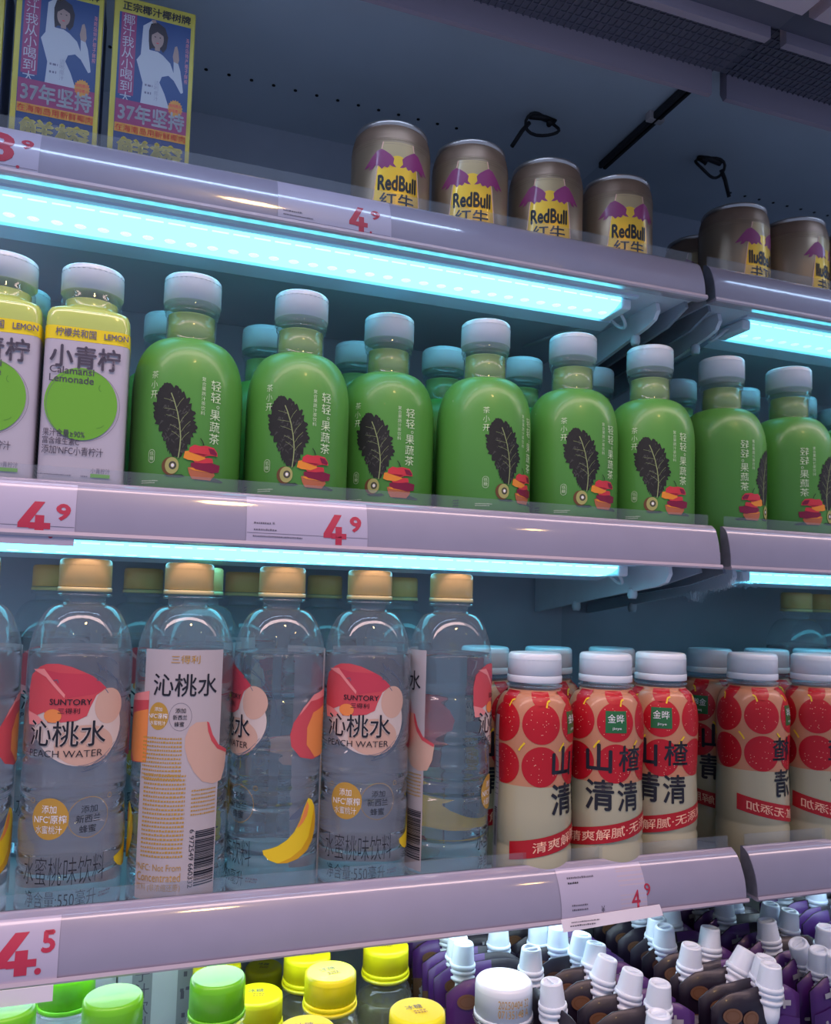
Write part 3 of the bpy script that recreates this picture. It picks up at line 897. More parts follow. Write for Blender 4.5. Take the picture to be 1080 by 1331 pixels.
    a.poly(PC((243, 935), (256, 945), (266, 970), (271, 1010), (270, 1050), (262, 1085), (245, 1115), (215, 1135), (180, 1144), (150, 1142), (125, 1130), (108, 1112), (105, 1098), (125, 1093), (150, 1084), (178, 1066), (200, 1042), (218, 1005), (230, 965)), 'pyel', 1)
    a.poly(PC((266, 970), (271, 1010), (270, 1050), (262, 1085), (245, 1115), (215, 1135), (180, 1144), (150, 1142), (190, 1128), (225, 1105), (248, 1070), (258, 1020)), 'porange2', 2)
    a.poly(PC((240, 945), (246, 965), (240, 995), (228, 1015), (214, 1028), (208, 1030), (222, 1000), (232, 968)), 'porange', 3)
    a.poly(PC((235, 945), (215, 965), (190, 985), (180, 1000), (205, 1000), (225, 985)), 'splash', 0)
    a.poly(PC((292, 560), (250, 578), (215, 620), (185, 670), (175, 710), (180, 750), (210, 790), (250, 803), (292, 795)), 'pred', 1)
    a.poly(PC((292, 620), (250, 640), (230, 690), (230, 750), (260, 798), (292, 795)), 'porange', 2)
    a.poly(PC((292, 560), (250, 578), (215, 620), (200, 650), (240, 600), (292, 590)), 'ppink', 2)
    a.build('front_label', cyl(R), r, ds=.004)
    # back panel
    a = Art(); s0 = R * pi
    def pd(x, y): k = max(-.99, min(.99, (x - 517) / 478)); return (s0 + R * (asin(k) + radians(4)), .181 - 6.35e-5 * y)
    def pe(x, y): k = max(-.99, min(.99, (x - 425) / 458)); return (s0 + R * (asin(k) + radians(4)), .1022 - 6.63e-5 * y)
    A, _ = pd(150, 0); C, _ = pd(870, 0)
    a.rect(A, C, .0190, .1765, 'panel', 0)
    def TD(s_, x0, y0, x1, y1, m='ink', bold=0, f=pd, layer=3):
        (A, B), (C, D) = f(x0, y1), f(x1, y0); a.text(s_, A, C, B, D, m, layer, bold)
    TD('三得利', 385, 125, 652, 208, 'gold', .005); TD('沁桃水', 235, 312, 820, 540, 'ink', .012)
    c1 = pd(290, 740); a.disc(c1[0], c1[1], .0068, .0088, 'gold', 1, 30); c2 = pd(492, 742); a.ring(c2[0], c2[1], .0070, .0088, .0002, 'ink2', 1, 36)
    TD('添加', 255, 650, 325, 690, 'white'); TD("NFC'原榨", 205, 710, 375, 765, 'white', .01); TD('水蜜桃汁', 220, 785, 360, 830, 'white')
    TD('添加', 445, 655, 540, 705, 'ink', .01); TD('新西兰', 425, 722, 555, 772, 'ink', .01); TD('蜂蜜', 440, 790, 530, 840, 'ink', .01)
    a.poly([pd(*p) for p in [(640, 800), (750, 800), (790, 930), (850, 1050), (940, 1130), (930, 1300), (900, 1420), (820, 1440), (720, 1400), (640, 1300), (580, 1180), (545, 1050), (545, 950), (580, 850)]], 'flesh', 2)
    a.poly([pd(*p) for p in [(740, 800), (760, 810), (800, 940), (860, 1050), (940, 1120), (935, 1150), (850, 1090), (790, 1000), (755, 900)]], 'pred', 3)
    for k in range(11): tiny(a, pd(165, 0)[0], pd(520, 0)[0], pd(0, 960 + k * 40)[1] - .0006, 1, .0013, 'gold', 2, seed=80 + k)
    for k in range(20): tiny(a, pe(110, 0)[0], pe(475, 0)[0], pe(0, 95 + k * 40)[1], 1, .0014, 'gold', 2, seed=100 + k)
    for k in range(7): tiny(a, pe(530, 0)[0], pe(745, 0)[0], pe(0, 240 + k * 38)[1], 1, .0011, 'gold', 2, seed=130 + k)
    TD('*NFC: Not From', 78, 915, 465, 980, 'gold', -.002, pe); TD('Concentrated', 90, 1000, 465, 1080, 'gold', -.002, pe); TD('饮料 (非浓缩还原)', 90, 1100, 465, 1180, 'gold', -.006, pe)
    rr = random.Random(5); z = pe(0, 1140)[1]; zt = pe(0, 620)[1]
    xA = pe(580, 0)[0]; xB = pe(752, 0)[0]
    while z < zt:
        h = rr.choice([.0003, .0005, .0009, .0012]); a.rect(xA, xB, z, min(z + h, zt), 'ink', 2); z += h + rr.choice([.0003, .0004, .0007])
    a.text('6 972549 660332', pe(530, 0)[0], pe(572, 0)[0], pe(0, 1150)[1], pe(0, 600)[1], 'ink', 2, 0, rot=-90)
    a.build('back_label', cyl(R), r, ds=.004)
    return r


p0 = make_peach()
peaches = [(-.0301, .5756, 1, 'clear peach water bottle second from the left edge, round peach logo facing front'),
           (.0360, .5756, 176, 'clear peach water bottle turned to show its white ingredient panel and barcode'),
           (.1003, .5770, -62, 'clear peach water bottle in mid row with a yellow slice facing front'),
           (.1648, .5756, 3, 'clear peach water bottle fourth in the row, peach logo facing front'),
           (.2296, .5756, 97, 'clear peach water bottle turned to its bare side, beside the hawthorn drinks'),
           (-.0975, .5760, -42, 'clear peach water bottle cut off by the left edge of the picture'),
           (.0080, .7430, 30, 'clear peach water bottle in the back row between first and second front caps'),
           (.0940, .7430, 150, 'clear peach water bottle in the back row left of the mid front bottle'),
           (.1705, .7500, -60, 'clear peach water bottle in the back row left of the fourth front bottle'),
           (.2350, .7180, 80, 'clear peach water bottle in the back row left of the bare side bottle'),
           (-.0640, .7450, 20, 'clear peach water bottle in the back row near the left edge'),
           (.0505, .6550, -100, 'clear peach water bottle close behind the one showing its ingredient panel')]
for i, (x, y, d, lb) in enumerate(peaches):
    rz = facing(x, y) + radians(d)
    if i == 0: p0.location = (x, y, SZ[3]); p0.rotation_euler = (0, 0, rz); p0['label'] = lb
    else: copy_tree(p0, (x, y, SZ[3]), rz, lb)


# --- hawthorn drink bottle -----------------------------------------------
def make_haw():
    r = empty('hawthorn_bottle', (0, 0, 0), 'x', 'bottle', 'red hawthorn drink bottles on the lower shelf')
    R = .030
    prof = [(.026, 0), (.029, .003), (R, .008), (R, .030), (.0291, .0325), (.0291, .0345), (R, .037), (.0298, .06), (.0290, .078), (.0296, .095), (R, .108), (R, .1195)]
    for i in range(1, 9):
        t_ = i / 8 * pi / 2
        prof.append((.0205 + (R - .0205) * cos(t_), .1195 + .0255 * sin(t_)))
    prof += [(.0202, .1475)]
    prof2 = [p for p in prof if not .030 < p[1] < .037]
    b = MB(); b.lathe([(p[0], p[1], 'cream' if p[1] < .0745 else 'tan') for p in prof], 'cream', 56); b.build('sleeved_body', r)
    b = MB(); b.lathe([(.0196, .1475), (.0196, .153)], 'petd', 40, False, False); b.lathe([(.0214, .1492), (.0214, .1505)], 'petd', 40); b.build('clear_neck', r)
    screw_cap(r, .0207, .1530, .1750, 'capw', ring=False)
    b = MB(); b.lathe([(.02085, .1528), (.02110, .1532), (.02110, .1575), (.0207, .1582)], 'capw', 48, True, False); b.build('tamper_ring', r)
    CYLR[0] = R
    a = Art(); rr = random.Random(8)
    KX = 1.376e-4
    def pa(x, y): k = max(-.98, min(.98, (x - 722) * KX / R)); return (R * asin(k), .175 - (y - 35) * 1.231e-4)
    off = pa(785, 0)[0]; step = 2 * pi * R / 6
    rad = .0148
    for c in range(6):
        cx = (c - 2) * step
        for z_, rz_ in ((.124, rad), (.0928, rad)):
            pts = [(cx + rad * cos(2 * pi * i / 36), z_ + rz_ * sin(2 * pi * i / 36)) for i in range(36)]
            a.poly(pts, 'haw', 0)
            for k in range(20):
                q = rr.uniform(0, 2 * pi); d = rad * .9 * sqrt(rr.random()); a.disc(cx + d * cos(q), z_ + d * sin(q), .00032, .00032, 'dot', 1, 6)
        pts = [(cx + rad * .62 * cos(2 * pi * i / 24), min(.1472, .1475 + rad * .55 * sin(2 * pi * i / 24))) for i in range(24)]
        a.poly([(cx + rad * .62 * cos(pi + pi * i / 14), .1468 + rad * .75 * sin(pi + pi * i / 14)) for i in range(15)], 'haw', 0)
        a.stroke([(cx + .004, .124 + rad * .8), (cx + .0055, .124 + rad * 1.08), (cx + .008, .124 + rad * 1.15)], .0013, 'stem', 2)
        a.stroke([(cx - .0125, .110), (cx - .0155, .1065), (cx - .0170, .1040)], .0014, 'stem', 2)
    cx = 0
    a.rect(-.0083, .0083, .1160, .1325, 'sign', 3)
    a.text('金晔', -.0066, .0062, .1235, .1300, 'white', 4, -.004); a.text('jinye', -.0030, .0040, .1180, .1204, 'white', 4)
    S = lambda x: pa(x, 0)[0] - off
    Z = lambda y: pa(722, y)[1]
    a.text('山', S(622), S(765), Z(760), Z(582), 'ink', 4, .025); a.text('楂', S(800), S(912), Z(752), Z(590), 'ink', 4, .015)
    a.text('清', S(620), S(778), Z(990), Z(802), 'ink', 4, .025); a.text('清', S(795), S(905), Z(992), Z(808), 'ink', 4, .02)
    # red band rising to the right
    sh = .2; s0 = -.0545; s1 = .052; z0 = .0240; n = 30
    vs = []
    for i in range(n + 1):
        s_ = s0 + (s1 - s0) * i / n; zz = z0 + (s_ - s0) * sh; vs += [(s_, zz), (s_, zz + .0132)]
    a.raw(vs, [[2 * i, 2 * i + 2, 2 * i + 3, 2 * i + 1] for i in range(n)], 'haw2', 2)
    a.text('清爽解腻·无添加', s0 + .0175, s1 - .008, z0 + .0175 * sh + .0028, z0 + .0175 * sh + .0106, 'dot', 4, .01, shear=sh)
    # barcode strip at the seam
    b2 = Art(); b2.rect(-.0745, -.0685, .006, .128, 'panel', 2); z = .03
    while z < .058:
        h = rr.choice([.0004, .0007, .001]); b2.rect(-.0735, -.0695, z, z + h, 'ink', 3); z += h + .0005
    for k in range(12): tiny(b2, -.0742, -.069, .068 + k * .004, 1, .0009, 'ink2', 3, seed=150 + k)
    a.build('label_print', cyl(interp(prof2), .0002, .00006), r, ds=.0035, dz=.004)
    b2.build('seam_print', cyl(interp(prof2), .0002, .00006), r, ds=.0035, dz=.004)
    return r


h0 = make_haw()
haws = [(.2975, .567, 72, 'hawthorn drink bottle turned to its seam, first in the red row'),
        (.3610, .567, 17, 'hawthorn drink bottle second in the red row, green square logo in view'),
        (.4215, .5780, 2, 'hawthorn drink bottle third in the red row, half hidden by its neighbour'),
        (.2880, .640, 40, 'hawthorn drink bottle in the back row beside the bare side peach water'),
        (.3490, .640, -30, 'hawthorn drink bottle in the back row behind the green square logo'),
        (.4150, .642, 90, 'hawthorn drink bottle in the back row near the mirror wall'),
        ]
for i, (x, y, d, lb) in enumerate(haws):
    rz = facing(x, y) + radians(d)
    if i == 0: h0.location = (x, y, SZ[3]); h0.rotation_euler = (0, 0, rz); h0['label'] = lb
    else: copy_tree(h0, (x, y, SZ[3]), rz, lb)


# --- energy drink can ------------------------------------------------------
def make_can():
    r = empty('energy_drink_can', (0, 0, 0), 'x', 'can', 'gold energy drink cans on the top shelf')
    R = .0268
    K = 1.222; KZ = 1.045; R = R * K
    prof = [(p * K, z * KZ) for p, z in [(.0225, 0), (.0245, .002), (.0268, .007), (.0268, .0750), (.0262, .0765), (.0266, .0780), (.0258, .0795), (.0262, .0808), (.0254, .0822), (.0257, .0835), (.0248, .0848), (.0250, .0858), (.0240, .0868), (.0238, .0880)]]
    b = MB(); b.lathe([(p[0], p[1], 'canbrown' if p[1] > .0775 or p[1] < .006 else 'cangold') for p in prof], 'canbrown', 56); b.build('can_body', r)
    b = MB(); b.lathe([(p * K, z * KZ) for p, z in [(.0238, .0875), (.0245, .0885), (.0248, .0900), (.0244, .0912), (.0238, .0912), (.0234, .0885), (.0228, .0880)]], 'cansil', 48, False, True); b.build('can_lid', r)
    CYLR[0] = .0268
    a = Art()
    # bright front reflection painted as a yellow trapezoid on the brown-gold can
    a.poly([(-.0178, .0065), (.0178, .0065), (.0138, .050), (.0100, .072), (-.0100, .072), (-.0138, .050)], 'canyel', 0)
    a.poly([(-.0100, .072), (.0100, .072), (.0130, .0545), (.006, .0520), (0, .0510), (-.006, .0520), (-.0130, .0545)], 'canrefl', 1)  # tan upper end of the painted reflection
    for s_ in (-1, 1): a.stroke([(s_ * .0100, .072), (s_ * .0138, .050), (s_ * .0178, .0065)], .0007, 'dot', 2)  # bright rims of the painted reflection
    # sun disc and the two charging bulls
    a.disc(0, .0550, .0062, .0062, 'canyel', 2)
    bull = [(.0015, .0475), (.0035, .0500), (.0030, .0535), (.0052, .0560), (.0085, .0585), (.0110, .0600), (.0140, .0588), (.0175, .0545), (.0200, .0510), (.0225, .0478), (.0205, .0480), (.0180, .0492), (.0188, .0462), (.0165, .0470), (.0150, .0490), (.0125, .0485), (.0105, .0462), (.0088, .0478), (.0070, .0468), (.0055, .0488), (.0038, .0478)]
    B = [(x * 1.05 - .0005, (z - .0475) * 1.15 + .0520) for x, z in bull]
    a.poly(B, 'canred', 3); a.poly([(-x, z) for x, z in B][::-1], 'canred', 3)
    a.text('RedBull', -.0130, .0130, .0335, .0460, 'canblack', 4, .05)
    a.text('红牛', -.0115, .0115, .0205, .0320, 'canblack', 4, .02)
    for k in range(3): a.rect(-.0836, .0836, .0702 + k * .0018, .0706 + k * .0018, 'canbrown', 1)
    b2 = cyl(R, .0002, .00006); a.build('can_print', lambda s_, z, l: b2(s_, z * KZ, l), r, ds=.003)
    return r


c0 = make_can()
cans = [(.1853, .6250, 10, 'gold energy drink can, leftmost of the row'), (.2566, .6250, 4, 'gold energy drink can second from the left'),
        (.3299, .6250, 6, 'gold energy drink can third from the left, below the wire loop'),
        (.4026, .6250, 22, 'gold energy drink can nearest the mirror wall'),
        (.3930, .6930, 60, 'gold energy drink can standing behind the one nearest the mirror wall')]
for i, (x, y, d, lb) in enumerate(cans):
    rz = facing(x, y) + radians(d)
    if i == 0: c0.location = (x, y, SZ[1]); c0.rotation_euler = (0, 0, rz); c0['label'] = lb
    else: copy_tree(c0, (x, y, SZ[1]), rz, lb)


# --- coconut juice carton --------------------------------------------------
def make_carton():
    r = empty('juice_carton', (0, 0, 0), 'x', 'carton', 'yellow and blue coconut juice cartons')
    W = .0280; H = .140; D = .040
    b = MB(); b.box(-W, W, 0, D, 0, H, 'ctn'); b.build('carton_box', r, bevel=.0008)
    b = MB(); b.box(-W - .0003, -W + .0002, .003, D - .002, .002, H - .002, 'ctns'); b.box(W - .0002, W + .0003, .003, D - .002, .002, H - .002, 'ctns'); b.build('side_panel', r)
    b = MB(); b.box(-W, W, .018, .022, H - .001, H + .006, 'ctn'); b.build('top_seam', r)
    a = Art()
    # design grid from the carton face: x 50..790 , y 20..1300
    X = lambda x: (x - 415) / 370 * W
    Z = lambda y: H - .001 - (y - 5) * 9.5e-5
    def P(*p): return [(X(x), Z(y)) for x, y in p]
    a.rect(X(95), X(745), Z(1440), Z(120), 'ctnb', 0)
    a.rect(X(100), X(745), Z(1440), Z(1340), 'ctno', 1)
    a.text('正宗椰汁椰树牌', X(120), X(740), Z(100), Z(28), 'ink', 2, .03)
    a.rect(X(115), X(250), Z(760), Z(120), 'ctnm', 1); a.column('椰汁我从小喝到大', X(182), Z(130), .0078, 'shirt', 2, w=.0078, gap=1.06)
    # woman in a white top, one arm raised behind the head, the other bent
    a.poly(P((395, 130), (310, 190), (300, 420), (265, 470), (300, 560), (330, 640), (320, 780), (310, 850), (570, 850), (580, 800), (530, 690), (480, 610), (500, 560), (560, 540), (610, 570), (680, 660), (700, 650), (690, 590), (665, 480), (640, 420), (600, 420), (605, 510), (570, 440), (500, 390), (450, 370), (380, 370), (370, 240), (410, 160)), 'shirt', 2)
    a.poly(P((380, 160), (440, 140), (510, 170), (540, 240), (530, 330), (500, 370), (480, 350), (400, 350), (375, 370), (365, 300), (362, 220)), 'hair', 3)
    a.disc(X(445), Z(270), .0042, .0070, 'skin', 4); a.rect(X(425), X(470), Z(365), Z(320), 'skin', 4)
    a.poly(P((385, 210), (440, 180), (505, 215), (500, 240), (440, 215), (395, 245)), 'hair', 5)
    for x in (422, 468): a.disc(X(x), Z(258), .0006, .0004, 'hair', 5, 10)
    a.disc(X(446), Z(305), .0010, .0004, 'apple', 5, 10)
    a.poly(P((600, 420), (590, 380), (605, 300), (625, 290), (640, 330), (650, 400), (640, 430)), 'skin', 3)
    a.poly(P((380, 130), (420, 125), (430, 150), (400, 165)), 'skin', 3)
    a.column('请喝椰汁', X(455), Z(600), .0035, 'ink2', 4, w=.003, bold=-.02); tiny(a, X(350), X(420), Z(660), 1, .002, 'ink2', 4, seed=200); tiny(a, X(350), X(410), Z(720), 1, .002, 'ink2', 4, seed=201)
    for i in range(2): a.column('海南岛特产椰子鲜榨', X(720), Z(210), .0035, 'ppink' if i else 'pale', 2, w=.0022, bold=-.01)
    pts = []
    for i in range(36):
        k = 1 if i % 2 else .84
        pts.append((X(635) + .0054 * k * cos(2 * pi * i / 36), Z(790) + .0068 * k * sin(2 * pi * i / 36)))
    a.poly(pts, 'ctno', 4); a.text('鲜榨椰肉', X(580), X(690), Z(785), Z(755), 'apple', 5, .01); a.text('鲜榨椰汁', X(580), X(690), Z(825), Z(795), 'apple', 5, .01)
    a.rect(X(100), X(745), Z(985), Z(800), 'ctnm', 3); a.text('37年坚持', X(125), X(725), Z(968), Z(820), 'shirt', 6, .035)
    a.rect(X(100), X(745), Z(1055), Z(985), 'ctno', 3); a.text('在海南岛用新鲜椰肉', X(105), X(740), Z(1047), Z(993), 'apple', 6, .005)
    a.text('鲜榨', X(125), X(720), Z(1262), Z(1085), 'ctn', 6, .05)
    a.build('carton_print', flat(0, .0002, .00006), r, ds=.05)
    return r


j0 = make_carton()
j0.location = (-.0052, .5955, SZ[1]); j0['label'] = 'coconut juice carton with a woman in white, rightmost of the cartons'
copy_tree(j0, (-.0680, .5955, SZ[1]), 0, 'coconut juice carton with a woman in white, in the middle of the cartons')
copy_tree(j0, (-.1310, .5955, SZ[1]), 0, 'coconut juice carton cut off by the left edge of the picture')
DZ = .872


# --- bottom deck bottles -----------------------------------------------------
def tall_bottle(name, H, R, capr, caph, cm, liquid, knurl, group, shoulder):
    r = empty(name, (0, 0, 0), 'x', 'bottle', group)
    zc = H - caph
    body = [(R * .8, 0), (R * .95, .003), (R, .009), (R, shoulder)]
    for i in range(1, 13):
        t_ = i / 12 * pi / 2
        body.append((capr * .86 + (R - capr * .86) * cos(t_), shoulder + (zc - .010 - shoulder) * sin(t_)))
    neck = [(capr * .84, zc - .009), (capr * .84, zc - .006), (capr * 1.06, zc - .0056), (capr * 1.06, zc - .0042), (capr * .84, zc - .004), (capr * .84, zc + .002)]
    b = MB(); b.lathe(body + neck, 'pet', 44, True, False); b.build('bottle_shell', r)
    liq = [(max(.002, p[0] - .0008), p[1] + .0005) for p in body if p[1] < zc - .020]
    b = MB(); b.lathe(liq, liquid, 44); b.build('liquid', r)
    c = screw_cap(r, capr, zc, H, cm, ring=True, knurl=knurl)
    return r, c


ty, cc = tall_bottle('yellow_capped_bottle', .230, .0245, .0172, .0165, 'capy', 'tea', .03, 'yellow capped bottles on the bottom deck', .150)
a = Art(); a.text('冰糖', -.0065, .004, .001, .0060, 'ink2', 1); tiny(a, -.003, .005, -.0020, 1, .0016, 'gold', 1, seed=300); tiny(a, -.003, .005, -.0045, 1, .0016, 'gold', 1, seed=301)
a.build('cap_print', lambda s_, z, l: (s_, z, .2302 + .0001 * l), ty, ds=.05)
b = MB(); b.lathe([(.0182, .2075), (.0182, .2100)], 'capy', 44); b.build('tamper_ring', ty)
ys = [(.0711, .620, 1.0813, 'yellow capped bottle behind the rightmost green capped bottle'),
      (.0940, .5750, 1.0775, 'yellow capped bottle right of the green capped bottle in front'),
      (.1345, .6050, 1.088, 'yellow capped bottle in the back, left of the pouches by one'),
      (.1370, .5430, 1.101, 'yellow capped bottle in the middle with its whole cap in view'),
      (.1940, .6010, 1.089, 'yellow capped bottle directly beside the purple pouches, under the rail'),
      (.1765, .4805, 1.100, 'yellow capped bottle at the bottom edge, nearest the white capped bottle'),
      (.1075, .4780, 1.100, 'yellow capped bottle just showing at the bottom edge of the picture'),
      (.1340, .790, 1.000, 'yellow capped bottle at the very back of the bottom deck')]
for i, (x, y, zt, lb) in enumerate(ys):
    z0 = zt - .230
    if i == 0: ty.location = (x, y, z0); ty['label'] = lb
    else: copy_tree(ty, (x, y, z0), random.uniform(-.5, .5), lb)
tg_, cc = tall_bottle('green_capped_bottle', .238, .0245, .0172, .0200, 'capg', 'coco', .006, 'green capped bottles on the bottom deck', .165)
gs = [(.0623, .536, 'green capped bottle rightmost, in front of the yellow caps'), (.0005, .527, 'green capped bottle in front with a glossy cap top'),
      (-.0280, .583, 'green capped bottle half under the hanging price tag'), (-.0585, .5300, 'green capped bottle cut off at the lower left corner')]
for i, (x, y, lb) in enumerate(gs):
    if i == 0: tg_.location = (x, y, DZ); tg_['label'] = lb
    else: copy_tree(tg_, (x, y, DZ - (.004 if i == 2 else 0)), i * 1.0, lb)
tw, cc = tall_bottle('white_capped_bottle', .222, .0205, .0195, .0200, 'capw', 'milky', .004, None, .15)
tw.location = (.2513, .5150, DZ); tw.rotation_euler = (0, 0, facing(.25, .515) + radians(22)); tw['label'] = 'white capped bottle with a date code, in front of the pouches'
CYLR[0] = .0200; a = Art(); a.text('20250404 32', -.011, .011, .2115, .2165, 'gold', 1, -.002); a.text('07135148 A', -.011, .011, .2055, .2105, 'gold', 1, -.002)
a.build('date_code', cyl(.0201, .0001), tw)

# white cartons standing behind the green caps
bx = empty('milk_carton', (-.0560, .640, DZ), 'white milk carton with red lettering behind the green capped bottles', 'carton', 'white cartons on the bottom deck')
b = MB(); b.box(-.058, .058, 0, .08, 0, .228, 'box'); b.build('carton_box', bx, bevel=.002)
a = Art(); a.text('ih', .006, .022, .180, .208, 'boxr', 1, .03); a.build('carton_print', flat(0), bx, ds=.05)
bx = empty('coconut_milk_carton', (.0330, .640, DZ), 'pale carton with a dark lettered strip, right of the white milk carton', 'carton', 'white cartons on the bottom deck')
b = MB(); b.box(-.030, .030, 0, .08, 0, .228, 'box'); b.build('carton_box', bx, bevel=.002)
a = Art(); a.rect(-.020, -.006, .12, .226, 'boxg', 0); a.column('椰子汁饮料', -.013, .216, .0105, 'ink2', 2, w=.010); a.rect(.012, .0295, .01, .226, 'boxg', 0)
rr = random.Random(9)
for k in range(40): x = rr.uniform(.013, .026); z = rr.uniform(.12, .22); a.rect(x, x + .0025, z, z + rr.uniform(.002, .006), 'ink2', 1)
a.build('carton_print', flat(0), bx, ds=.05)


# --- jelly pouches -----------------------------------------------------------
def make_pouch(base='pouch', top='pouchp', blob='poucht'):
    r = empty('drink_pouch', (0, 0, 0), 'x', 'pouch', 'dark purple drink pouches with white spouts')
    W = .038; H = .200; b = MB(); nx, nz = 12, 14; vs = []; ms = []
    def th(u, v):
        # thickness: gusset at the bottom, flat sealed top
        return .0068 * (1 - v ** 9) * (1 - abs(u) ** 3.5) + .0006
    for side in (-1, 1):
        for j in range(nz + 1):
            v = j / nz
            for i in range(nx + 1):
                u = -1 + 2 * i / nx
                z = v * H - (.014 * max(0, abs(u) - .62) ** 1.2 * 2 if v > .9 else 0)
                vs.append((u * W * (1 - .04 * sin(v * pi)), side * th(u, v) + .0012 * sin(u * 5 + v * 7), z))
    n1 = (nx + 1) * (nz + 1)
    for s_ in (0, 1):
        for j in range(nz):
            for i in range(nx):
                q = [s_ * n1 + j * (nx + 1) + i, s_ * n1 + j * (nx + 1) + i + 1, s_ * n1 + (j + 1) * (nx + 1) + i + 1, s_ * n1 + (j + 1) * (nx + 1) + i]
                m = base
                if s_ == 0:
                    if j >= 11 and i >= 7: m = top
                    elif j in (9, 10, 11) and i < 4: m = blob
                    elif j in (8, 9) and i > 8: m = blob
                elif j > 11: m = top
                b.add([vs[k] for k in q], [[0, 1, 2, 3]], m, True)
    for j in range(nz):
        for i in (0, nx):
            q = [j * (nx + 1) + i, (j + 1) * (nx + 1) + i, n1 + (j + 1) * (nx + 1) + i, n1 + j * (nx + 1) + i]; b.add([vs[k] for k in q], [[0, 1, 2, 3]], 'pouch', True)
    for i in range(nx):
        for j in (0, nz):
            q = [j * (nx + 1) + i, j * (nx + 1) + i + 1, n1 + j * (nx + 1) + i + 1, n1 + j * (nx + 1) + i]; b.add([vs[k] for k in q], [[0, 1, 2, 3]], 'pouch', True)
    o = b.build('pouch_bag', r)
    bm = bmesh.new(); bm.from_mesh(o.data); bmesh.ops.remove_doubles(bm, verts=bm.verts, dist=1e-5); bmesh.ops.recalc_face_normals(bm, faces=bm.faces); bm.to_mesh(o.data); bm.free()
    a = Art()
    def fn(s_, z, l):
        return (s_, -th(max(-1, min(1, s_ / W)), z / H) + .0012 * sin(s_ / W * 5 + z / H * 7) - .0006 - l * .0001, z)
    a.poly([(.004, .176), (.020, .181), (.036, .176), (.037, .150), (.022, .158), (.008, .152)], 'pouchp', 1)
    a.text('桑葚果冻', -.034, .034, .150, .172, 'shirt', 3, .03)
    for cx, cz, k in ((-.024, .186, 0), (-.010, .183, 1), (.026, .145, 0)): a.disc(cx, cz, .007, .005, blob, 2, 18); a.ring(cx, cz, .005, .0035, .0005, 'kiwi', 3, 18)
    a.stroke([(.010, .186), (.018, .189), (.027, .188)], .0035, 'shirt', 3); a.stroke([(.012, .191), (.013, .184)], .0020, 'shirt', 4); a.stroke([(.021, .193), (.021, .185)], .0020, 'shirt', 4)
    a.build('pouch_print', fn, r, ds=.004, dz=.008)
    sp = MB(); sp.lathe([(.0060, -.014), (.0078, -.006), (.0078, .003)], 'spout', 20); sp.lathe([(.0085, .0020), (.0095, .0035), (.0095, .0050), (.0078, .0055), (.0078, .0070), (.0095, .0076), (.0098, .0095), (.0080, .0104)], 'spout', 32)
    s_o = sp.build('spout', r); s_o.location = (0, 0, H - .006)
    cp = MB()
    cp.lathe([(.0092, .0104), (.0096, .0125), (.0092, .0140)], 'spout', 32)
    cp.lathe([(.0086, .0140), (.0072, .0268)], 'spout', 40, False, False, knurl=.035)
    cp.lathe([(.0072, .0268), (.0066, .0278), (.0052, .0278), (.0048, .0262), (.0046, .0262)], 'spout', 32, False, True)
    cp.box(-.0048, .0048, -.0006, .0006, .0255, .0276, 'spout')
    cp.build('spout_cap', s_o)
    return r


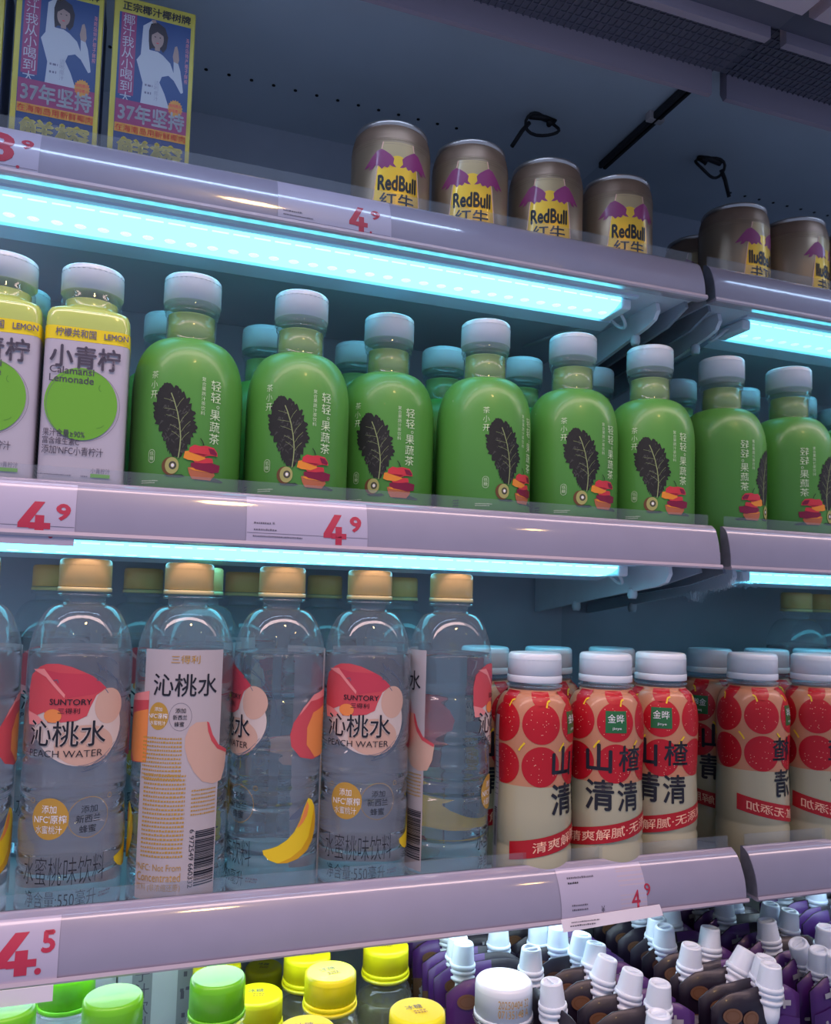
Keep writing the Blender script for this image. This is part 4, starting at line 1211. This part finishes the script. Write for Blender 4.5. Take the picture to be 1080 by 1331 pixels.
q0 = make_pouch()
q1 = make_pouch('pouchp', 'pouch', 'poucht')
ptops = [(.242, .5730, 0, 0), (.241, .5570, 3, 0), (.281, .5890, 0, 0), (.286, .5410, 0, 0), (.2795, .4920, 2, 90), (.314, .5840, -4, 0), (.325, .5680, 0, 0),
         (.334, .5500, 6, 0), (.335, .5330, 10, 0), (.329, .5100, 16, 0), (.335, .4900, 12, 0), (.344, .4700, 3, 0), (.319, .4370, 0, 0), (.412, .5670, 0, 0), (.442, .5830, 0, 0),
         (.440, .5350, 6, 0), (.438, .5030, 28, 0), (.4425, .4860, 8, 0), (.438, .4690, 4, 0), (.408, .5510, -3, 0), (.404, .5190, 3, 0),
         (.250, .6060, 0, 0), (.330, .6010, 0, 0), (.345, .6200, 0, 0), (.420, .6000, 0, 0), (.440, .6180, 0, 0), (.262, .6240, 0, 0)]
order = ['second from the left under the rail', 'left of the white capped bottle, spout fully in view', 'behind the white capped bottle, spout cut by the rail',
         'just behind the white cap, upright spout', 'right beside the white cap, nearest the front', 'under the hanging price slip, leaning left', 'under the price slip, second spout of the middle column',
         'third spout of the middle column', 'fourth spout of the middle column, leaning', 'fifth spout of the middle column, strongly leaning', 'sixth spout of the middle column, leaning', 'seventh spout of the middle column, ribbed and upright',
         'nearest the bottom edge in the middle column', 'rear of the right column, left spout', 'rear of the right column beside the mirror', 'middle of the right column', 'strongly tilted spout in the right column',
         'front pair of the right column, rear spout', 'front pair of the right column, front spout', 'left half of the right column, rear', 'left half of the right column, front',
         'deep under the shelf behind the left column, first', 'deep under the shelf behind the middle column, first', 'deep under the shelf behind the middle column, second', 'deep under the shelf behind the right column, first', 'deep under the shelf behind the right column, second', 'deep under the shelf behind the left column, second']
PH_ = .2
for i, (x, y, tilt, turn) in enumerate(ptops):
    lb = 'dark purple drink pouch ' + order[i]
    top = 1.100; L = PH_ + .0278
    # bag centre is offset so that bags stay in their three files
    src = q1 if x < .3 else q0
    if src.get('used'): o = copy_tree(src, (0, 0, 0), 0, lb); del o['used']
    else: o = src; o['label'] = lb; o['used'] = 1
    filec = .2575 if x < .3 else (.3345 if x < .37 else .4265)
    if turn: filec = x
    dx = max(-.030, min(.030, x - filec))
    o.location = (x - dx, y, top - L + .013); o.rotation_euler = (radians(random.uniform(-2, 1)), 0, radians(turn + random.uniform(-3, 3)))
    for ch in o.children:
        if ch.name.startswith('spout'):
            ch.location = (dx, 0, PH_ - .013); ch.rotation_euler = (radians(random.uniform(-3, 5)), radians(tilt), 0)
            ch.location.x -= sin(radians(tilt)) * .012

for o in (q0, q1): del o['used']
